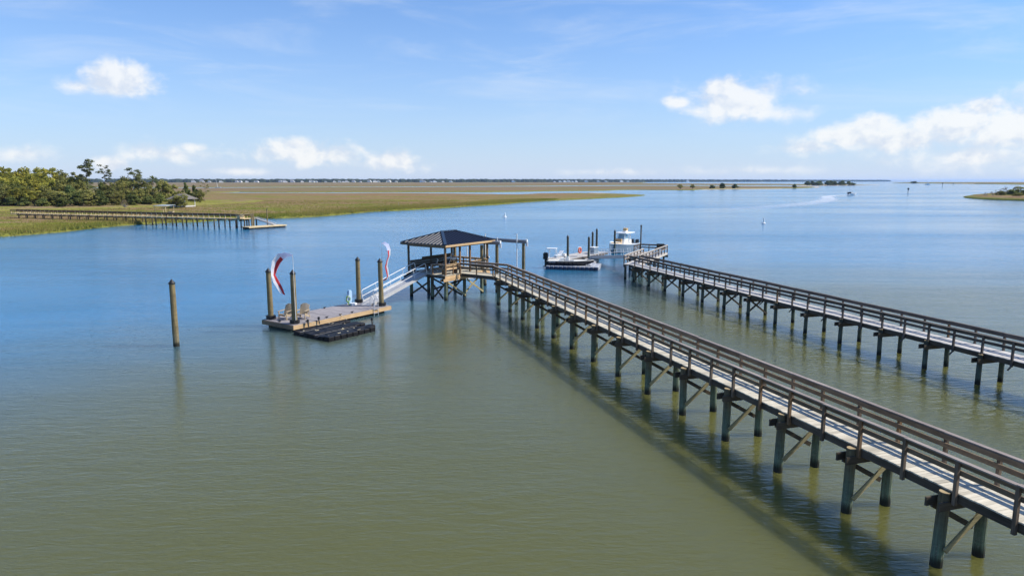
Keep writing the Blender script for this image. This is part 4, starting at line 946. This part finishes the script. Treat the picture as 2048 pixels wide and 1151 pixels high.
MB().box((2.4, 0, 1.35), (.7, 1.2, .9)).build('leaning_post', 'gelcoat', cc)
MB().box((6.0, 0, 1.35), (1.2, 1.3, .35)).build('bow_cushion', 'tan_vinyl', cc); MB().box((5.2, 0, 1.75), (.3, 1.0, .6)).build('bow_backrest', 'tan_vinyl', cc)
for y in (-.42, .42):
    MB().prism([(-.75, y - .2), (-.15, y - .22), (-.05, y), (-.15, y + .22), (-.75, y + .2)], .95, 1.5).prism([(-.65, y - .15), (-.25, y - .16), (-.25, y + .16), (-.65, y + .15)], 1.5, 1.62).build('outboard_cowl', 'motor_black', cc)
    MB().box((-.45, y, .4), (.35, .2, 1.4)).build('outboard_leg', 'white_paint', cc)
MB().box((-.35, 0, .55), (.9, 2.0, .5)).build('swim_platform', 'gelcoat', cc)
MB().tube((-.2, -1.1, 1.1), (-.4, -1.1, 2.3), .04).build('flag_staff', 'white_paint', cc)

# ================================================================== FAR-LEFT PIER
FAR_W = dict(deck='far_wood', stringer='far_wood', pile='pile_far', beam='stringer_wood', brace='stringer_wood', post='far_wood', rail='brown_post', cap='rail_wood')  # bright new wood, lightened further to paint in golden sunlight
dx, dy = 67.2, -25.5; angF = math.degrees(math.atan2(dy, dx)) - 90
pierC = make_pier('wooden_pier', 'pale new timber pier crossing the marsh in front of the wood', (-57.9, 147.9), 180 + angF, 0.0, 74.0, [.6 + 3.05 * k for k in range(24)], 1.95, FAR_W, near_brace=False, pr=.15, pitch=1.525, wdt=1.6)
fh = R(90 - 33)
F3 = (-54.6, 142.6)
fd3 = thing('floating_dock', 'small tan floating dock at the end of the pale marsh pier', 'dock', (*F3, 0), fh)
fb = MB()
for k in range(66): fb.box((k * .1445, 1.2, .50), (.138, 2.4, .036))
fb.build('deck_board', 'far_wood', fd3, kind='stuff')
for p0, p1, m_ in (((-.1, -.03), (9.5, -.03), 'far_wood'), ((-.1, 2.43), (9.5, 2.43), 'far_wood'), ((-.1, 0), (-.1, 2.4), 'rail_wood'), ((9.5, 0), (9.5, 2.4), 'rail_wood')): MB().bar((*p0, .40), (*p1, .40), .05, .2).build('side_board', m_, fd3)
for k in range(6): MB().box((.8 + k * 1.55, 1.2, 0), (1.4, 2.2, .56)).build('float_drum', 'float_tub', fd3)
f3 = lambda x, y, z: l2w((x, y), z, F3, fh)
plat = thing('pier_head', 'small tan platform with rails at the end of the pale marsh pier', 'pier', (-58.4, 148.2, 0), fh)
MB().box((1.2, -.2, 1.93), (3.4, 3.0, .06)).build('deck', 'far_wood', plat)
for p in ((-.3, -1.5), (2.7, -1.5), (-.3, 1.1), (2.7, 1.1)): ob('pile', pile_mesh(-1.5, 1.9, .15, .14, 'pile_far'), plat, (*p, 0))
rails((-.4, 1.2), (2.8, 1.2), 'far_wood', 'far_wood', 1.95, 3, 'far_wood', plat); rails((2.8, 1.2), (2.8, -.3), 'far_wood', 'far_wood', 1.95, 2, 'far_wood', plat)
rails((-.4, -1.6), (-.4, -.4), 'far_wood', 'far_wood', 1.95, 2, 'far_wood', plat)
MB().box((.3, .5, 2.3), (1.2, .8, .7)).build('bench_box', 'far_wood', plat)
gangway('white gangway down to the small tan floating dock', f3(7.4, 1.4, .6), l2w((2.9, -.8), 1.95, (-58.4, 148.2), fh), 1.2, .35, True)
for (x, y, z), lab in zip(((2.6, 2.6, 3.2), (3.1, 2.7, 3.3), (6.6, 2.7, 4.0)), ('tan pile beside the small far gangway', 'second tan pile beside the small far gangway', 'thin dark topped pile behind the small far gangway')):
    q = f3(x, y, 0); mooring_pile(lab, q, z, .17 if z < 3.9 else .12, (0, 0), 'pile_tan', z > 3.9)
def small_deck():
    s = thing('shelter', 'small open shelter with pale tin roof on thin posts over a marsh deck', 'shelter', (-93.4, 186, 0), R(-14))
    s.scale = (.72, .8, .85)
    MB().box((2.6, 0, 1.35), (12.5, 4.2, .12)).build('deck', 'grey_deck', s)
    for x in (-3, -.5, 2, 5, 8): 
        for y in (-1.8, 1.8): MB().tube((x, y, -.3), (x, y, 1.3), .12).build('pile', 'pile_far', s)
    MB().add([(-3.6, -2.3, 4.0), (2.2, -2.3, 4.0), (2.2, 2.2, 4.25), (-3.6, 2.2, 4.25), (-3.6, -2.3, 3.9), (2.2, -2.3, 3.9), (2.2, 2.2, 4.15), (-3.6, 2.2, 4.15)],
             [(0, 1, 2, 3), (7, 6, 5, 4), (0, 4, 5, 1), (1, 5, 6, 2), (2, 6, 7, 3), (3, 7, 4, 0)]).build('roof', 'tin_roof', s)
    for x, y in ((-3, -2), (1.7, -2), (-3, 1.8), (1.7, 1.8)): MB().box((x, y, 2.7), (.14, .14, 2.7)).build('post', 'far_wood', s)
    MB().box((1.2, .8, 1.8), (2.2, .5, .8)).build('bench', 'chair_wood', s)
small_deck()
gz = thing('gazebo', 'grey shingle roofed gazebo with white columns among shrubs by the marsh', 'gazebo', (-117.5, 246, .9), R(-15))
gz.scale = (.78, .78, .85)
MB().box((0, 0, .25), (8.5, 6.5, .5)).build('floor', 'grey_deck', gz)
MB().add([(-5.4, -4.4, 3.2), (5.4, -4.4, 3.2), (5.4, 4.4, 3.2), (-5.4, 4.4, 3.2), (-1.6, 0, 5.4), (1.6, 0, 5.4)], [(0, 1, 5, 4), (1, 2, 5), (2, 3, 4, 5), (3, 0, 4), (3, 2, 1, 0)]).build('roof', 'shingle', gz)
for x, y in ((-4, -3.2), (0, -3.2), (4, -3.2), (-4, 3.2), (4, 3.2)): MB().box((x, y, 1.85), (.22, .22, 2.7)).build('column', 'house_wall', gz)

# ================================================================== BUOYS, MARKERS, DISTANT BOATS
def buoy(label, loc):
    b_ = thing('buoy', label, 'buoy', (*loc, 0)); b_.rotation_euler = (.03, -.06, 0)
    MB().lathe([(.25, -.3), (.48, -.05), (.5, .12), (.3, .25), (.17, .35), (.15, 1.2), (.12, 1.28)], n=14).build('float', 'white_paint', b_)
    MB().lathe([(.155, .75), (.155, .9)], n=14).build('band', 'orange', b_)
buoy('small white marker buoy in open water beyond the pavilion', (-1.95, 192)); buoy('small white marker buoy in open water beyond the grey pier', (59.6, 162.6))
def marker(label, loc, h, s=1.0):
    m_ = thing('channel_marker', label, 'marker', (*loc, 0))
    MB().lathe([(.2 * s, -1), (.18 * s, h)], n=8).build('post', 'marker_dark', m_); MB().prism([(-.75 * s, -.2), (.75 * s, -.2), (.75 * s, -.12), (-.75 * s, -.12)], h - 1.4 * s, h + .2).build('board', 'marker_dark', m_)
marker('dark channel marker post standing nearest in the right hand channel', (327, 571), 4.0); marker('dark channel marker post further off in the right hand channel', (726, 1168), 6.5, 1.3); marker('faint farthest channel marker post before the right hand shore', (940, 1476), 5, 1.2)
tb = thing('motor_boat', 'white motor boat with dark stern running away across the right hand channel', 'boat', (238.2, 490, .1), R(8))
tb.scale = (.85, .85, .8)
hb, rw = hull(7.5, 2.6, 1.3, 10, bowrise=.7, keel0=-.4, n=8); hb.build('hull', 'white_paint', tb); deck_of(rw, -.1, .05).build('deck', 'gelcoat', tb)
MB().box((1.0, 0, 1.6), (2.0, 2.1, 1.8)).build('cabin_back', 'motor_black', tb); MB().prism([(2.3, -.9), (4.6, -.7), (4.6, .7), (2.3, .9)], 1.0, 2.6).build('cabin', 'white_paint', tb)
MB().box((2.7, 0, 3.9), (2.2, 1.9, .18)).build('hard_top', 'white_paint', tb); MB().tube((2.2, 0, 3), (2.2, 0, 6.2), .06).build('mast', 'aluminium', tb)
for y in (-.7, .7): MB().tube((3.3, y, 2.5), (3.3, y, 3.9), .07).build('top_support', 'white_paint', tb)
sb = thing('motor_boat', 'tiny white boat near the right hand horizon', 'boat', (1008, 1690, 0), 0)
hb, rw = hull(14, 4, 2.0, 10, bowrise=1, keel0=-.4, n=8); hb.build('hull', 'white_paint', sb); MB().prism([(4, -1.3), (8.5, -1.0), (8.5, 1.0), (4, 1.3)], 1.5, 4.6).build('cabin', 'white_paint', sb); MB().tube((6, 0, 4), (6, 0, 8.5), .15).build('mast', 'white_paint', sb)
lm = thing('sailboat', 'white leaning mast of a sailboat lying in the far left marsh creek', 'boat', (-414, 965, 0), 0)
hb, rw = hull(9, 2.8, 1.2, 10, n=8); hb.build('hull', 'white_paint', lm); deck_of(rw, 0, 0).build('deck', 'gelcoat', lm); MB().tube((4, 0, 1), (1.6, 0, 13), .16, .10).build('mast', 'sail_white', lm)
st = thing('marsh_stake', 'thin pale stake standing in the marsh edge', 'stake', (-42.2, 257, 0)); MB().tube((0, 0, 0), (0, 0, 2.2), .05).build('shaft', 'dead_wood', st)
m, t, b = base('wake_sheen')  # lighter reflection along the wake, painted as a whitish sheet
ge = t.new('ShaderNodeNewGeometry'); at = t.new('ShaderNodeAttribute', attribute_name='edge')
nn = t.noise(t.mapping(ge.outputs['Position'], (.25, .5, 1)), 1.0, 5.0, .65)
b.inputs['Base Color'].default_value = (.85, .88, .92, 1); b.inputs['Roughness'].default_value = .6
tr = t.new('ShaderNodeBsdfTransparent'); mx = t.new('ShaderNodeMixShader')
t.l.new(t.m('MULTIPLY', at.outputs['Fac'], t.rng(nn, .25, .6, .45, 1.0)), mx.inputs[0]); t.l.new(tr.outputs[0], mx.inputs[1]); t.l.new(b.outputs[0], mx.inputs[2]); t.l.new(mx.outputs[0], t.n['Material Output'].inputs[0])
wk = [(238, 490), (222, 476), (205, 450), (190, 415), (172, 375), (150, 335), (120, 292), (88, 255), (60, 232)]
v = []; f = []; ed = []
for k, (x, y) in enumerate(wk):
    wd = 3.0 + k * .9
    for j, e in ((-1, 0), (-.4, 1), (.4, 1), (1, 0)): v.append((x + j * wd * .8, y - j * wd * .5, .012)); ed.append(e * max(0, .75 * (1 - k / 8.0) ** .8))
for k in range(len(wk) - 1):
    for j in range(3): f.append((4 * k + j, 4 * k + j + 1, 4 * k + 5 + j, 4 * k + 4 + j))
me = bpy.data.meshes.new('wake'); me.from_pydata(v, [], f); me.materials.append(m); a_ = me.attributes.new('edge', 'FLOAT', 'POINT'); a_.data.foreach_set('value', ed)
tag(ob('boat_wake', me), 'pale curved reflection band painted over the wake trailing the motor boat', 'wake', kind='stuff')

# ================================================================== VEGETATION
def leaves(cent, rad, per, size, rng, flat=1.0, upbias=0.3):
    n = len(cent) * per
    c = np.repeat(np.array(cent), per, 0); r_ = np.repeat(np.array(rad), per)
    d = rng.normal(size=(n, 3)); d /= np.linalg.norm(d, axis=1)[:, None]
    q = d * (r_ * rng.random(n) ** .45)[:, None]; q[:, 2] *= flat
    p = c + q
    nr = rng.normal(size=(n, 3)) * .6 + d * .9; nr[:, 2] += upbias + .25; nr /= np.linalg.norm(nr, axis=1)[:, None]
    a = np.cross(nr, rng.normal(size=(n, 3))); a /= np.linalg.norm(a, axis=1)[:, None]; b_ = np.cross(nr, a)
    s = (size * rng.uniform(.6, 1.3, n))[:, None]
    v = np.stack([p - a * s - b_ * s * .6, p + a * s * .9 - b_ * s * .7, p + a * s + b_ * s * .6, p - a * s * .8 + b_ * s * .7], 1).reshape(-1, 3)
    return v, n
def quads_mesh(name, v, n, mat, k=4):
    me = bpy.data.meshes.new(name); me.vertices.add(n * k); me.vertices.foreach_set('co', np.ascontiguousarray(v, dtype=np.float32).ravel())
    me.loops.add(n * k); me.loops.foreach_set('vertex_index', np.arange(n * k, dtype=np.int32))
    me.polygons.add(n); me.polygons.foreach_set('loop_start', np.arange(0, n * k, k, dtype=np.int32)); me.polygons.foreach_set('loop_total', np.full(n, k, dtype=np.int32))
    me.update(); me.validate(); me.materials.append(M[mat]); return me
def limb(mb, p0, p1, r0, r1, rng, n=3):
    pts = [Vector(p0)]
    for k in range(1, n + 1):
        q = k / n; p = Vector(p0).lerp(Vector(p1), q)
        if k < n: p += Vector(rng.normal(size=3) * .12 * (Vector(p1) - Vector(p0)).length)
        pts.append(p)
    for k in range(n): mb.tube(pts[k], pts[k + 1], r0 + (r1 - r0) * k / n, r0 + (r1 - r0) * (k + 1) / n, n=6)
def make_kind(kind, seed):
    rng = np.random.default_rng(seed); tr = MB(); mat = {'oak': 'leaf_oak', 'loose': 'leaf_oak', 'olive': 'leaf_olive', 'dark': 'leaf_dark', 'brown': 'leaf_olive', 'pine': 'leaf_pine', 'pinethin': 'leaf_pine', 'slender': 'leaf_olive', 'cedar': 'leaf_dark', 'palm': 'leaf_palm', 'dead': 'leaf_brown'}[kind]
    bark = 'bark'
    if kind in ('oak', 'loose', 'olive', 'dark', 'brown'):
        H, r_, n, cr, per, sz, zlo = {'oak': (11, 5.5, 52, 1.25, 90, .22, .30), 'loose': (14, 5, 34, 1.1, 74, .22, .32), 'olive': (8, 4, 44, 1.0, 84, .20, .08), 'dark': (7, 3.4, 42, 1.0, 90, .19, .05), 'brown': (12, 4.8, 44, 1.15, 70, .21, .28)}[kind]
        cen = []; rad = []
        while len(cen) < n:
            p = rng.normal(size=3); p /= np.linalg.norm(p); p *= rng.random() ** .35
            z = H * (zlo + (1 - zlo) * (p[2] * .5 + .5)) - cr * .6; taper = 1 - .35 * max(0, (z / H - .6) / .4) if kind != 'dark' else 1 - .75 * z / H
            cen.append((p[0] * (r_ - cr * .5) * taper, p[1] * (r_ - cr * .5) * taper, z)); rad.append(cr * rng.uniform(.65, 1.25))
        v, n_ = leaves(cen, rad, per, sz, rng, .72)
        limb(tr, (0, 0, -.6), (rng.uniform(-.4, .4), rng.uniform(-.4, .4), H * .45), .30, .2, rng)
        for k in range(9): limb(tr, (0, 0, H * rng.uniform(.2, .45)), cen[k], .15, .04, rng)
    elif kind == 'cedar':
        H, r_ = 8, 2.4; cen = []; rad = []
        for k in range(46):
            z = rng.uniform(.05, .98); a = rng.uniform(0, 6.28); rr_ = r_ * (1 - z) ** .7 * rng.uniform(.4, 1); cen.append((rr_ * math.cos(a), rr_ * math.sin(a), z * H)); rad.append(.75 * rng.uniform(.6, 1.2) * (1.1 - .6 * z))
        v, n_ = leaves(cen, rad, 60, .22, rng, 1.0); limb(tr, (0, 0, -.5), (0, 0, H * .9), .18, .05, rng)
    elif kind in ('pine', 'pinethin', 'slender'):
        H, r_ = 15, 4.2; cen = []; rad = []; m_ = {'pine': 26, 'pinethin': 26, 'slender': 16}[kind]; lo = .48 if kind != 'slender' else .25
        limb(tr, (0, 0, -.6), (.4, .2, H * .93), .26, .06, rng, 5)
        for k in range(m_):
            z = lo + (1 - lo) * rng.random() ** .75; a = rng.uniform(0, 6.28); rr_ = r_ * rng.uniform(.25, 1) * (1.0 - .55 * max(0, (z - .8) / .2)) * (.55 + .45 * (z - lo) / (1 - lo)); c_ = (rr_ * math.cos(a), rr_ * math.sin(a), z * H - .4)
            cen.append(c_); rad.append((1.05 if kind == 'pine' else .8) * rng.uniform(.6, 1.3)); limb(tr, (.3 * z, .15 * z, (z - .07) * H), c_, .07, .02, rng, 2)
        v, n_ = leaves(cen, rad, 70 if kind == 'pine' else 26, .2, rng, .42, .6); bark = 'bark' if kind == 'pine' else 'pale_bark'
    elif kind == 'palm':
        H = 9; limb(tr, (0, 0, -.5), (.2, 0, H - 1.5), .22, .17, rng, 4); V = []
        for k in range(46):
            a = rng.uniform(0, 6.28); e = rng.uniform(-.9, 1.3); L = rng.uniform(1.5, 2.1); d = np.array((math.cos(a) * math.cos(e), math.sin(a) * math.cos(e), math.sin(e))); o_ = np.array((.2, 0, H - 1.5))
            for s_ in range(7):
                sp = (s_ - 3) * .2; dd = d + np.cross(d, (0, 0, 1)) * sp; dd /= np.linalg.norm(dd); p0 = o_ + d * L * .45; p1 = p0 + dd * L * .6 + np.array((0, 0, -.18)); w_ = np.cross(dd, rng.normal(size=3)); w_ = w_ / np.linalg.norm(w_) * .07
                V += [p0 - w_, p0 + w_, p1 + w_ * .4, p1 - w_ * .4]
            V += [o_ - (0, 0, .02), o_ + (0, 0, .02), o_ + d * L * .5 + (0, 0, .03), o_ + d * L * .5 - (0, 0, .03)]
        v = np.array(V); n_ = len(V) // 4; bark = 'pale_bark'
    else:
        H = 3; cen = []; rad = []
        for k in range(16):
            c_ = (rng.uniform(-1.6, 1.6), rng.uniform(-1.2, 1.2), rng.uniform(1.0, 2.8)); limb(tr, (rng.uniform(-.4, .4), rng.uniform(-.3, .3), -.2), c_, .06, .015, rng); cen.append(c_); rad.append(.5)
        v, n_ = leaves(cen, rad, 14, .10, rng); bark = 'dead_wood'
    R0 = {'oak': 5.5, 'loose': 5, 'olive': 4, 'dark': 3.4, 'brown': 4.8, 'cedar': 2.4, 'pine': 4.2, 'pinethin': 4.2, 'slender': 4.2, 'palm': 2.0, 'dead': 1.7}[kind]
    return tr.mesh('trunk', bark), quads_mesh('crown', v, n_, mat), H, R0
KIND = {k: [make_kind(k, 100 + 13 * i + j) for j in range(3 if k in ('oak', 'olive', 'dark') else 2)] for i, k in enumerate(('oak', 'loose', 'olive', 'dark', 'brown', 'cedar', 'pine', 'pinethin', 'slender', 'palm', 'dead'))}
GEN = {'oak': ('oak_tree', 'broad yellow green oak packed into the wood on the left shore', 'tree', 'oaks of the left wood'),
       'loose': ('oak_tree', 'tall loose crowned light green tree on the skyline of the left wood', 'tree', 'loose trees of the left wood'),
       'olive': ('broadleaf_tree', 'olive green bushy tree along the front of the left wood', 'tree', 'olive trees of the left wood'),
       'dark': ('evergreen_shrub', 'dark green evergreen shrub at the foot of the left wood', 'shrub', 'dark shrubs of the left wood'),
       'brown': ('broadleaf_tree', 'brownish open crowned tree in the left wood', 'tree', 'brownish trees of the left wood')}
cnt = {}
def plant(x, y, h, kind, r_, z=1.35, label=None, name=None, cat=None, group=None):
    k = cnt[kind] = cnt.get(kind, -1) + 1; tm, cm, H, R0 = KIND[kind][k % len(KIND[kind])]
    nm, lb, ct_, gr = GEN.get(kind, (None, None, None, None))
    root = thing(name or nm, label or lb, cat or ct_, (x, y, z), random.uniform(0, 6.28), group if label else gr)
    s = r_ / R0; root.scale = (s, s, h / H); ob('trunk', tm, root); ob('crown', cm, root); return root
WOOD = [(-207.7, 275, 14.6, 'oak', 8.0), (-204.1, 280, 15.3, 'oak', 7.6), (-200.7, 285, 15.0, 'oak', 7.2), (-191.3, 282, 15.1, 'loose', 6.1), (-185.1, 280, 15.1, 'loose', 5.1), (-178.9, 278, 14.0, 'brown', 5.5), (-192.5, 258, 11.3, 'oak', 6.5), (-183.6, 256, 10.9, 'oak', 5.6), (-178.5, 258, 11.1, 'oak', 5.8), (-171.1, 256, 10.5, 'oak', 4.6), (-166.3, 256, 10.5, 'brown', 4.5), (-162.6, 258, 9.4, 'olive', 4.3), (-176.9, 240, 6.0, 'olive', 4.4), (-169.5, 238, 7.0, 'oak', 4.5), (-163.0, 236, 5.7, 'oak', 3.9), (-158.2, 236, 5.3, 'olive', 3.8), (-154.7, 238, 6.0, 'olive', 3.8), (-150.2, 238, 5.0, 'dark', 3.5), (-146.9, 240, 5.3, 'olive', 3.7), (-144.3, 242, 5.9, 'dark', 3.5), (-159.3, 284, 11.1, 'olive', 4.1), (-149.3, 262, 9.6, 'olive', 3.4), (-157.7, 266, 8.7, 'dark', 3.3), (-146.5, 252, 6.9, 'olive', 3.1), (-149.1, 270, 10.2, 'olive', 4.1), (-145.1, 272, 9.5, 'brown', 4.3), (-139.7, 268, 8.0, 'olive', 3.5), (-137.1, 250, 4.4, 'dark', 3.3), (-135.1, 256, 3.2, 'dark', 3.7), (-145.8, 290, 9.6, 'olive', 4.2), (-147.6, 300, 8.3, 'olive', 3.9), (-133.3, 262, 3.8, 'dark', 3.4),
                          (-170, 270, 12, 'oak', 5.0), (-196, 268, 12.5, 'oak', 6.0), (-186, 270, 12.5, 'oak', 5.5), (-174, 246, 8.0, 'olive', 4.0), (-166, 246, 8.0, 'olive', 3.6), (-181, 247, 8.0, 'olive', 4.0), (-158, 247, 7.5, 'dark', 3.6), (-152, 246, 6.5, 'olive', 3.4), (-170, 234, 3.6, 'dark', 3.0), (-164, 232, 3.2, 'dark', 2.8), (-158, 232, 3.4, 'dark', 2.8), (-152, 233, 3.2, 'dark', 2.6), (-176, 234, 3.8, 'dark', 3.2), (-141, 246, 4.6, 'olive', 3.0), (-139, 258, 6.0, 'olive', 3.0), (-152, 262, 8.4, 'olive', 3.6), (-215, 262, 12, 'oak', 7.0), (-205, 250, 10, 'oak', 6.0), (-195, 243, 8, 'olive', 4.6)]
ORD = ('first', 'second', 'third', 'fourth', 'fifth', 'sixth', 'seventh', 'eighth', 'ninth', 'tenth', 'eleventh', 'twelfth')
DESC = {'oak': 'broad yellow green oak', 'loose': 'tall loose crowned tree', 'olive': 'bushy olive green tree', 'dark': 'dark evergreen shrub', 'brown': 'brownish open tree'}
rows = {}
for q in WOOD: rows.setdefault((q[3], 'front' if q[1] < 245 else 'middle' if q[1] < 267 else 'back'), []).append(q)
for (kind, row), lst in rows.items():
    for i, (x, y, h, kind, r_) in enumerate(sorted(lst, key=lambda q: q[0] / q[1])):
        plant(x, y, h, kind, r_, label='%s %s from the left in the %s row of the left wood' % (ORD[i], DESC[kind], row), group=GEN[kind][3], name=GEN[kind][0], cat=GEN[kind][2])
for a in [(-164.4, 268, 17.1, 'pine', 4.3, 'tallest dark pine rising above the left wood', 'pine_tree'), (-159.9, 272, 15.3, 'pinethin', 3.9, 'thin grey half bare pine right of the tallest pine', 'pine_tree'), (-155.3, 285, 14.0, 'pine', 4.3, 'flat topped pine right of the grey half bare pine', 'pine_tree'),
          (-142.3, 275, 10.5, 'palm', 2.4, 'tall palm with round head standing against the far shore', 'palm_tree'), (-160.7, 262, 8.0, 'palm', 2.1, 'palm half hidden below the tallest pine', 'palm_tree'), (-151.2, 250, 6.9, 'palm', 2.0, 'low palm at the middle front of the left wood', 'palm_tree'), (-174.8, 244, 7.7, 'palm', 2.1, 'palm among the oaks near the left edge', 'palm_tree'), (-184.2, 250, 8.7, 'palm', 2.0, 'leftmost palm in the wood at the picture edge', 'palm_tree'),
          (-137.7, 292, 7.7, 'cedar', 2.5, 'dark pointed cedar left of its twin, behind the gazebo', 'cedar_tree'), (-133.2, 290, 6.8, 'cedar', 2.7, 'dark pointed cedar right of its twin, behind the gazebo', 'cedar_tree'), (-127.0, 280, 5.9, 'olive', 2.4, 'small olive green tree beside the slender lone tree', 'broadleaf_tree'),
          (-128.8, 290, 10.6, 'slender', 2.7, 'slender sparse tree standing alone at the right end of the wood', 'pine_tree'), (-113.3, 236, 4.3, 'olive', 3.1, 'olive bush growing in front of the gazebo', 'shrub'), (-118.0, 240, 2.5, 'olive', 2.3, 'low olive bush left of the gazebo columns', 'shrub'), (-116.0, 238, 3.4, 'olive', 2.4, 'olive bush close against the gazebo roof', 'shrub'), (-130.3, 232, 2.4, 'dead', 1.9, 'bare grey dead bush at the foot of the wood', 'shrub')]:
    plant(*a[:5], label=a[5], name=a[6], cat=a[6].split('_')[-1])
for i, (x, y, h) in enumerate([(191.8, 790, 6.3), (208.7, 800, 6.6), (245.7, 850, 5.5), (258.5, 850, 7.6), (277.1, 860, 6.6), (379.6, 930, 6.7)]):
    plant(x, y, h, 'dark' if i > 1 else 'brown', [4.5, 4, 5, 5.5, 6, 4][i], .3, ['left of two round bushes on the mid marsh', 'right of two round bushes on the mid marsh', 'low dark bush at the left of the marsh thicket', 'tallest dark bush of the marsh thicket', 'dark bush at the right of the marsh thicket', 'lone dark bush on the marsh before the island wood'][i], 'marsh_bush', 'bush')
for x, y, h in [(640, 1500, 9), (652, 1505, 10), (669.3, 1510, 11.0), (683.3, 1500, 10), (692, 1506, 10.5), (702.0, 1510, 10.5), (715.8, 1500, 10.5), (728.8, 1500, 9.4), (738, 1504, 7), (660, 1498, 8), (708, 1497, 8)]:
    plant(x, y, h, 'dark', 10, .6, 'dark tree of the small island wood near the right horizon', 'island_tree', 'tree', 'trees of the small island wood')
plant(1450.5, 2500, 9, 'dark', 16, 1, 'tiny dark clump of trees on the right hand horizon', 'island_tree', 'tree')
for i, (x, y, h, k, r_) in enumerate([(271.1, 395, 2.2, 'dead', 1.6), (278.9, 400, 2.6, 'dead', 2.0), (286.2, 405, 3.0, 'olive', 3.5), (298, 420, 5.0, 'dead', 4.0), (299.8, 415, 3.6, 'dark', 4.2), (311.0, 425, 5.6, 'brown', 5.0), (309, 415, 4.6, 'dark', 4.4), (323.1, 430, 6.0, 'dark', 5.5), (281, 385, 2.2, 'olive', 2.6), (284.6, 388, 2.2, 'dark', 2.8), (292, 398, 2.6, 'olive', 3.0)]):
    plant(x, y, h, k, r_, 1.4, ['bare leaning twig bush nearest the tip of the right bank', 'small grey twig bush right of the leaning one on the right bank', 'low olive shrub before the thicket on the right bank', 'tall bare dead tree on the right bank', 'dark rounded shrub under the dead tree on the right bank', 'brown leafless thicket tree on the right bank', 'dark shrub at the middle of the right bank thicket', 'dark tree at the far right picture edge', 'low olive shrub by the water on the right bank', 'low dark green shrub by the water on the right bank', 'olive shrub between the twig bushes and the right bank thicket'][i], 'bank_shrub' if h < 4 else 'bank_tree', 'shrub' if h < 4 else 'tree')

# marsh grass: tufts of blades along and behind the near shore
rng = np.random.default_rng(21)
poly = np.array(A_front + A_back)
def inside(p, poly):
    x, y = p[:, 0], p[:, 1]; r_ = np.zeros(len(p), bool); j = len(poly) - 1
    for i in range(len(poly)):
        xi, yi = poly[i]; xj, yj = poly[j]
        cnd = ((yi > y) != (yj > y)); with_ = (xj - xi) * (y - yi) / ((yj - yi) or 1e-9) + xi
        r_ ^= cnd & (x < with_); j = i
    return r_
fr = np.array(A_front[:22]); seg = np.diff(fr, axis=0); sl = np.linalg.norm(seg, axis=1); cum = np.cumsum(sl) / sl.sum()
N1 = 20000; u_ = rng.random(N1); k_ = np.minimum(np.searchsorted(cum, u_), len(seg) - 1); base_ = fr[k_] + seg[k_] * rng.random(N1)[:, None]
p1 = base_ + np.stack([-np.abs(rng.normal(0, 9, N1)) - .2, np.abs(rng.normal(0, 7, N1)) * .8], 1)
p2 = np.stack([rng.uniform(-190, -25, 26000), rng.uniform(112, 330, 26000)], 1)
pp = np.concatenate([p1, p2]); pp = pp[inside(pp, poly)]
n = len(pp); B_ = 4
pz = np.repeat(pp, B_, 0) + rng.normal(0, .28, (n * B_, 2)); hgt = rng.uniform(.2, .6, n * B_); ang = rng.uniform(0, 6.28, n * B_); wv = rng.uniform(.05, .12, n * B_); lean = rng.normal(0, .16, (n * B_, 2))
z0 = .35
v = np.zeros((n * B_, 3, 3)); v[:, 0, 0] = pz[:, 0] - wv * np.cos(ang); v[:, 0, 1] = pz[:, 1] - wv * np.sin(ang); v[:, 1, 0] = pz[:, 0] + wv * np.cos(ang); v[:, 1, 1] = pz[:, 1] + wv * np.sin(ang)
v[:, :2, 2] = z0; v[:, 2, :2] = pz + lean; v[:, 2, 2] = z0 + .2 + hgt
tag(ob('marsh_grass', quads_mesh('marsh_grass', v.reshape(-1, 3), n * B_, 'grass_mix', 3)), 'yellow green and tan cordgrass covering the left marsh', 'grass', kind='stuff')

# ================================================================== HAZE
HAZE = 4.0e-5
m = bpy.data.materials.new('haze'); m.use_nodes = True; t = NT(m.node_tree); t.n.clear(); o_ = t.new('ShaderNodeOutputMaterial')
pv = t.new('ShaderNodeVolumePrincipled'); pv.inputs['Color'].default_value = (.5, .7, 1.0, 1); pv.inputs['Density'].default_value = HAZE; pv.inputs['Anisotropy'].default_value = 0.1
t.l.new(pv.outputs[0], o_.inputs['Volume']); M['haze'] = m
tag(MB().box((0, 12800, 18), (49000, 27000, 40)).build('haze', 'haze'), 'thin pale blue haze over the water and far shore', 'haze', kind='stuff')
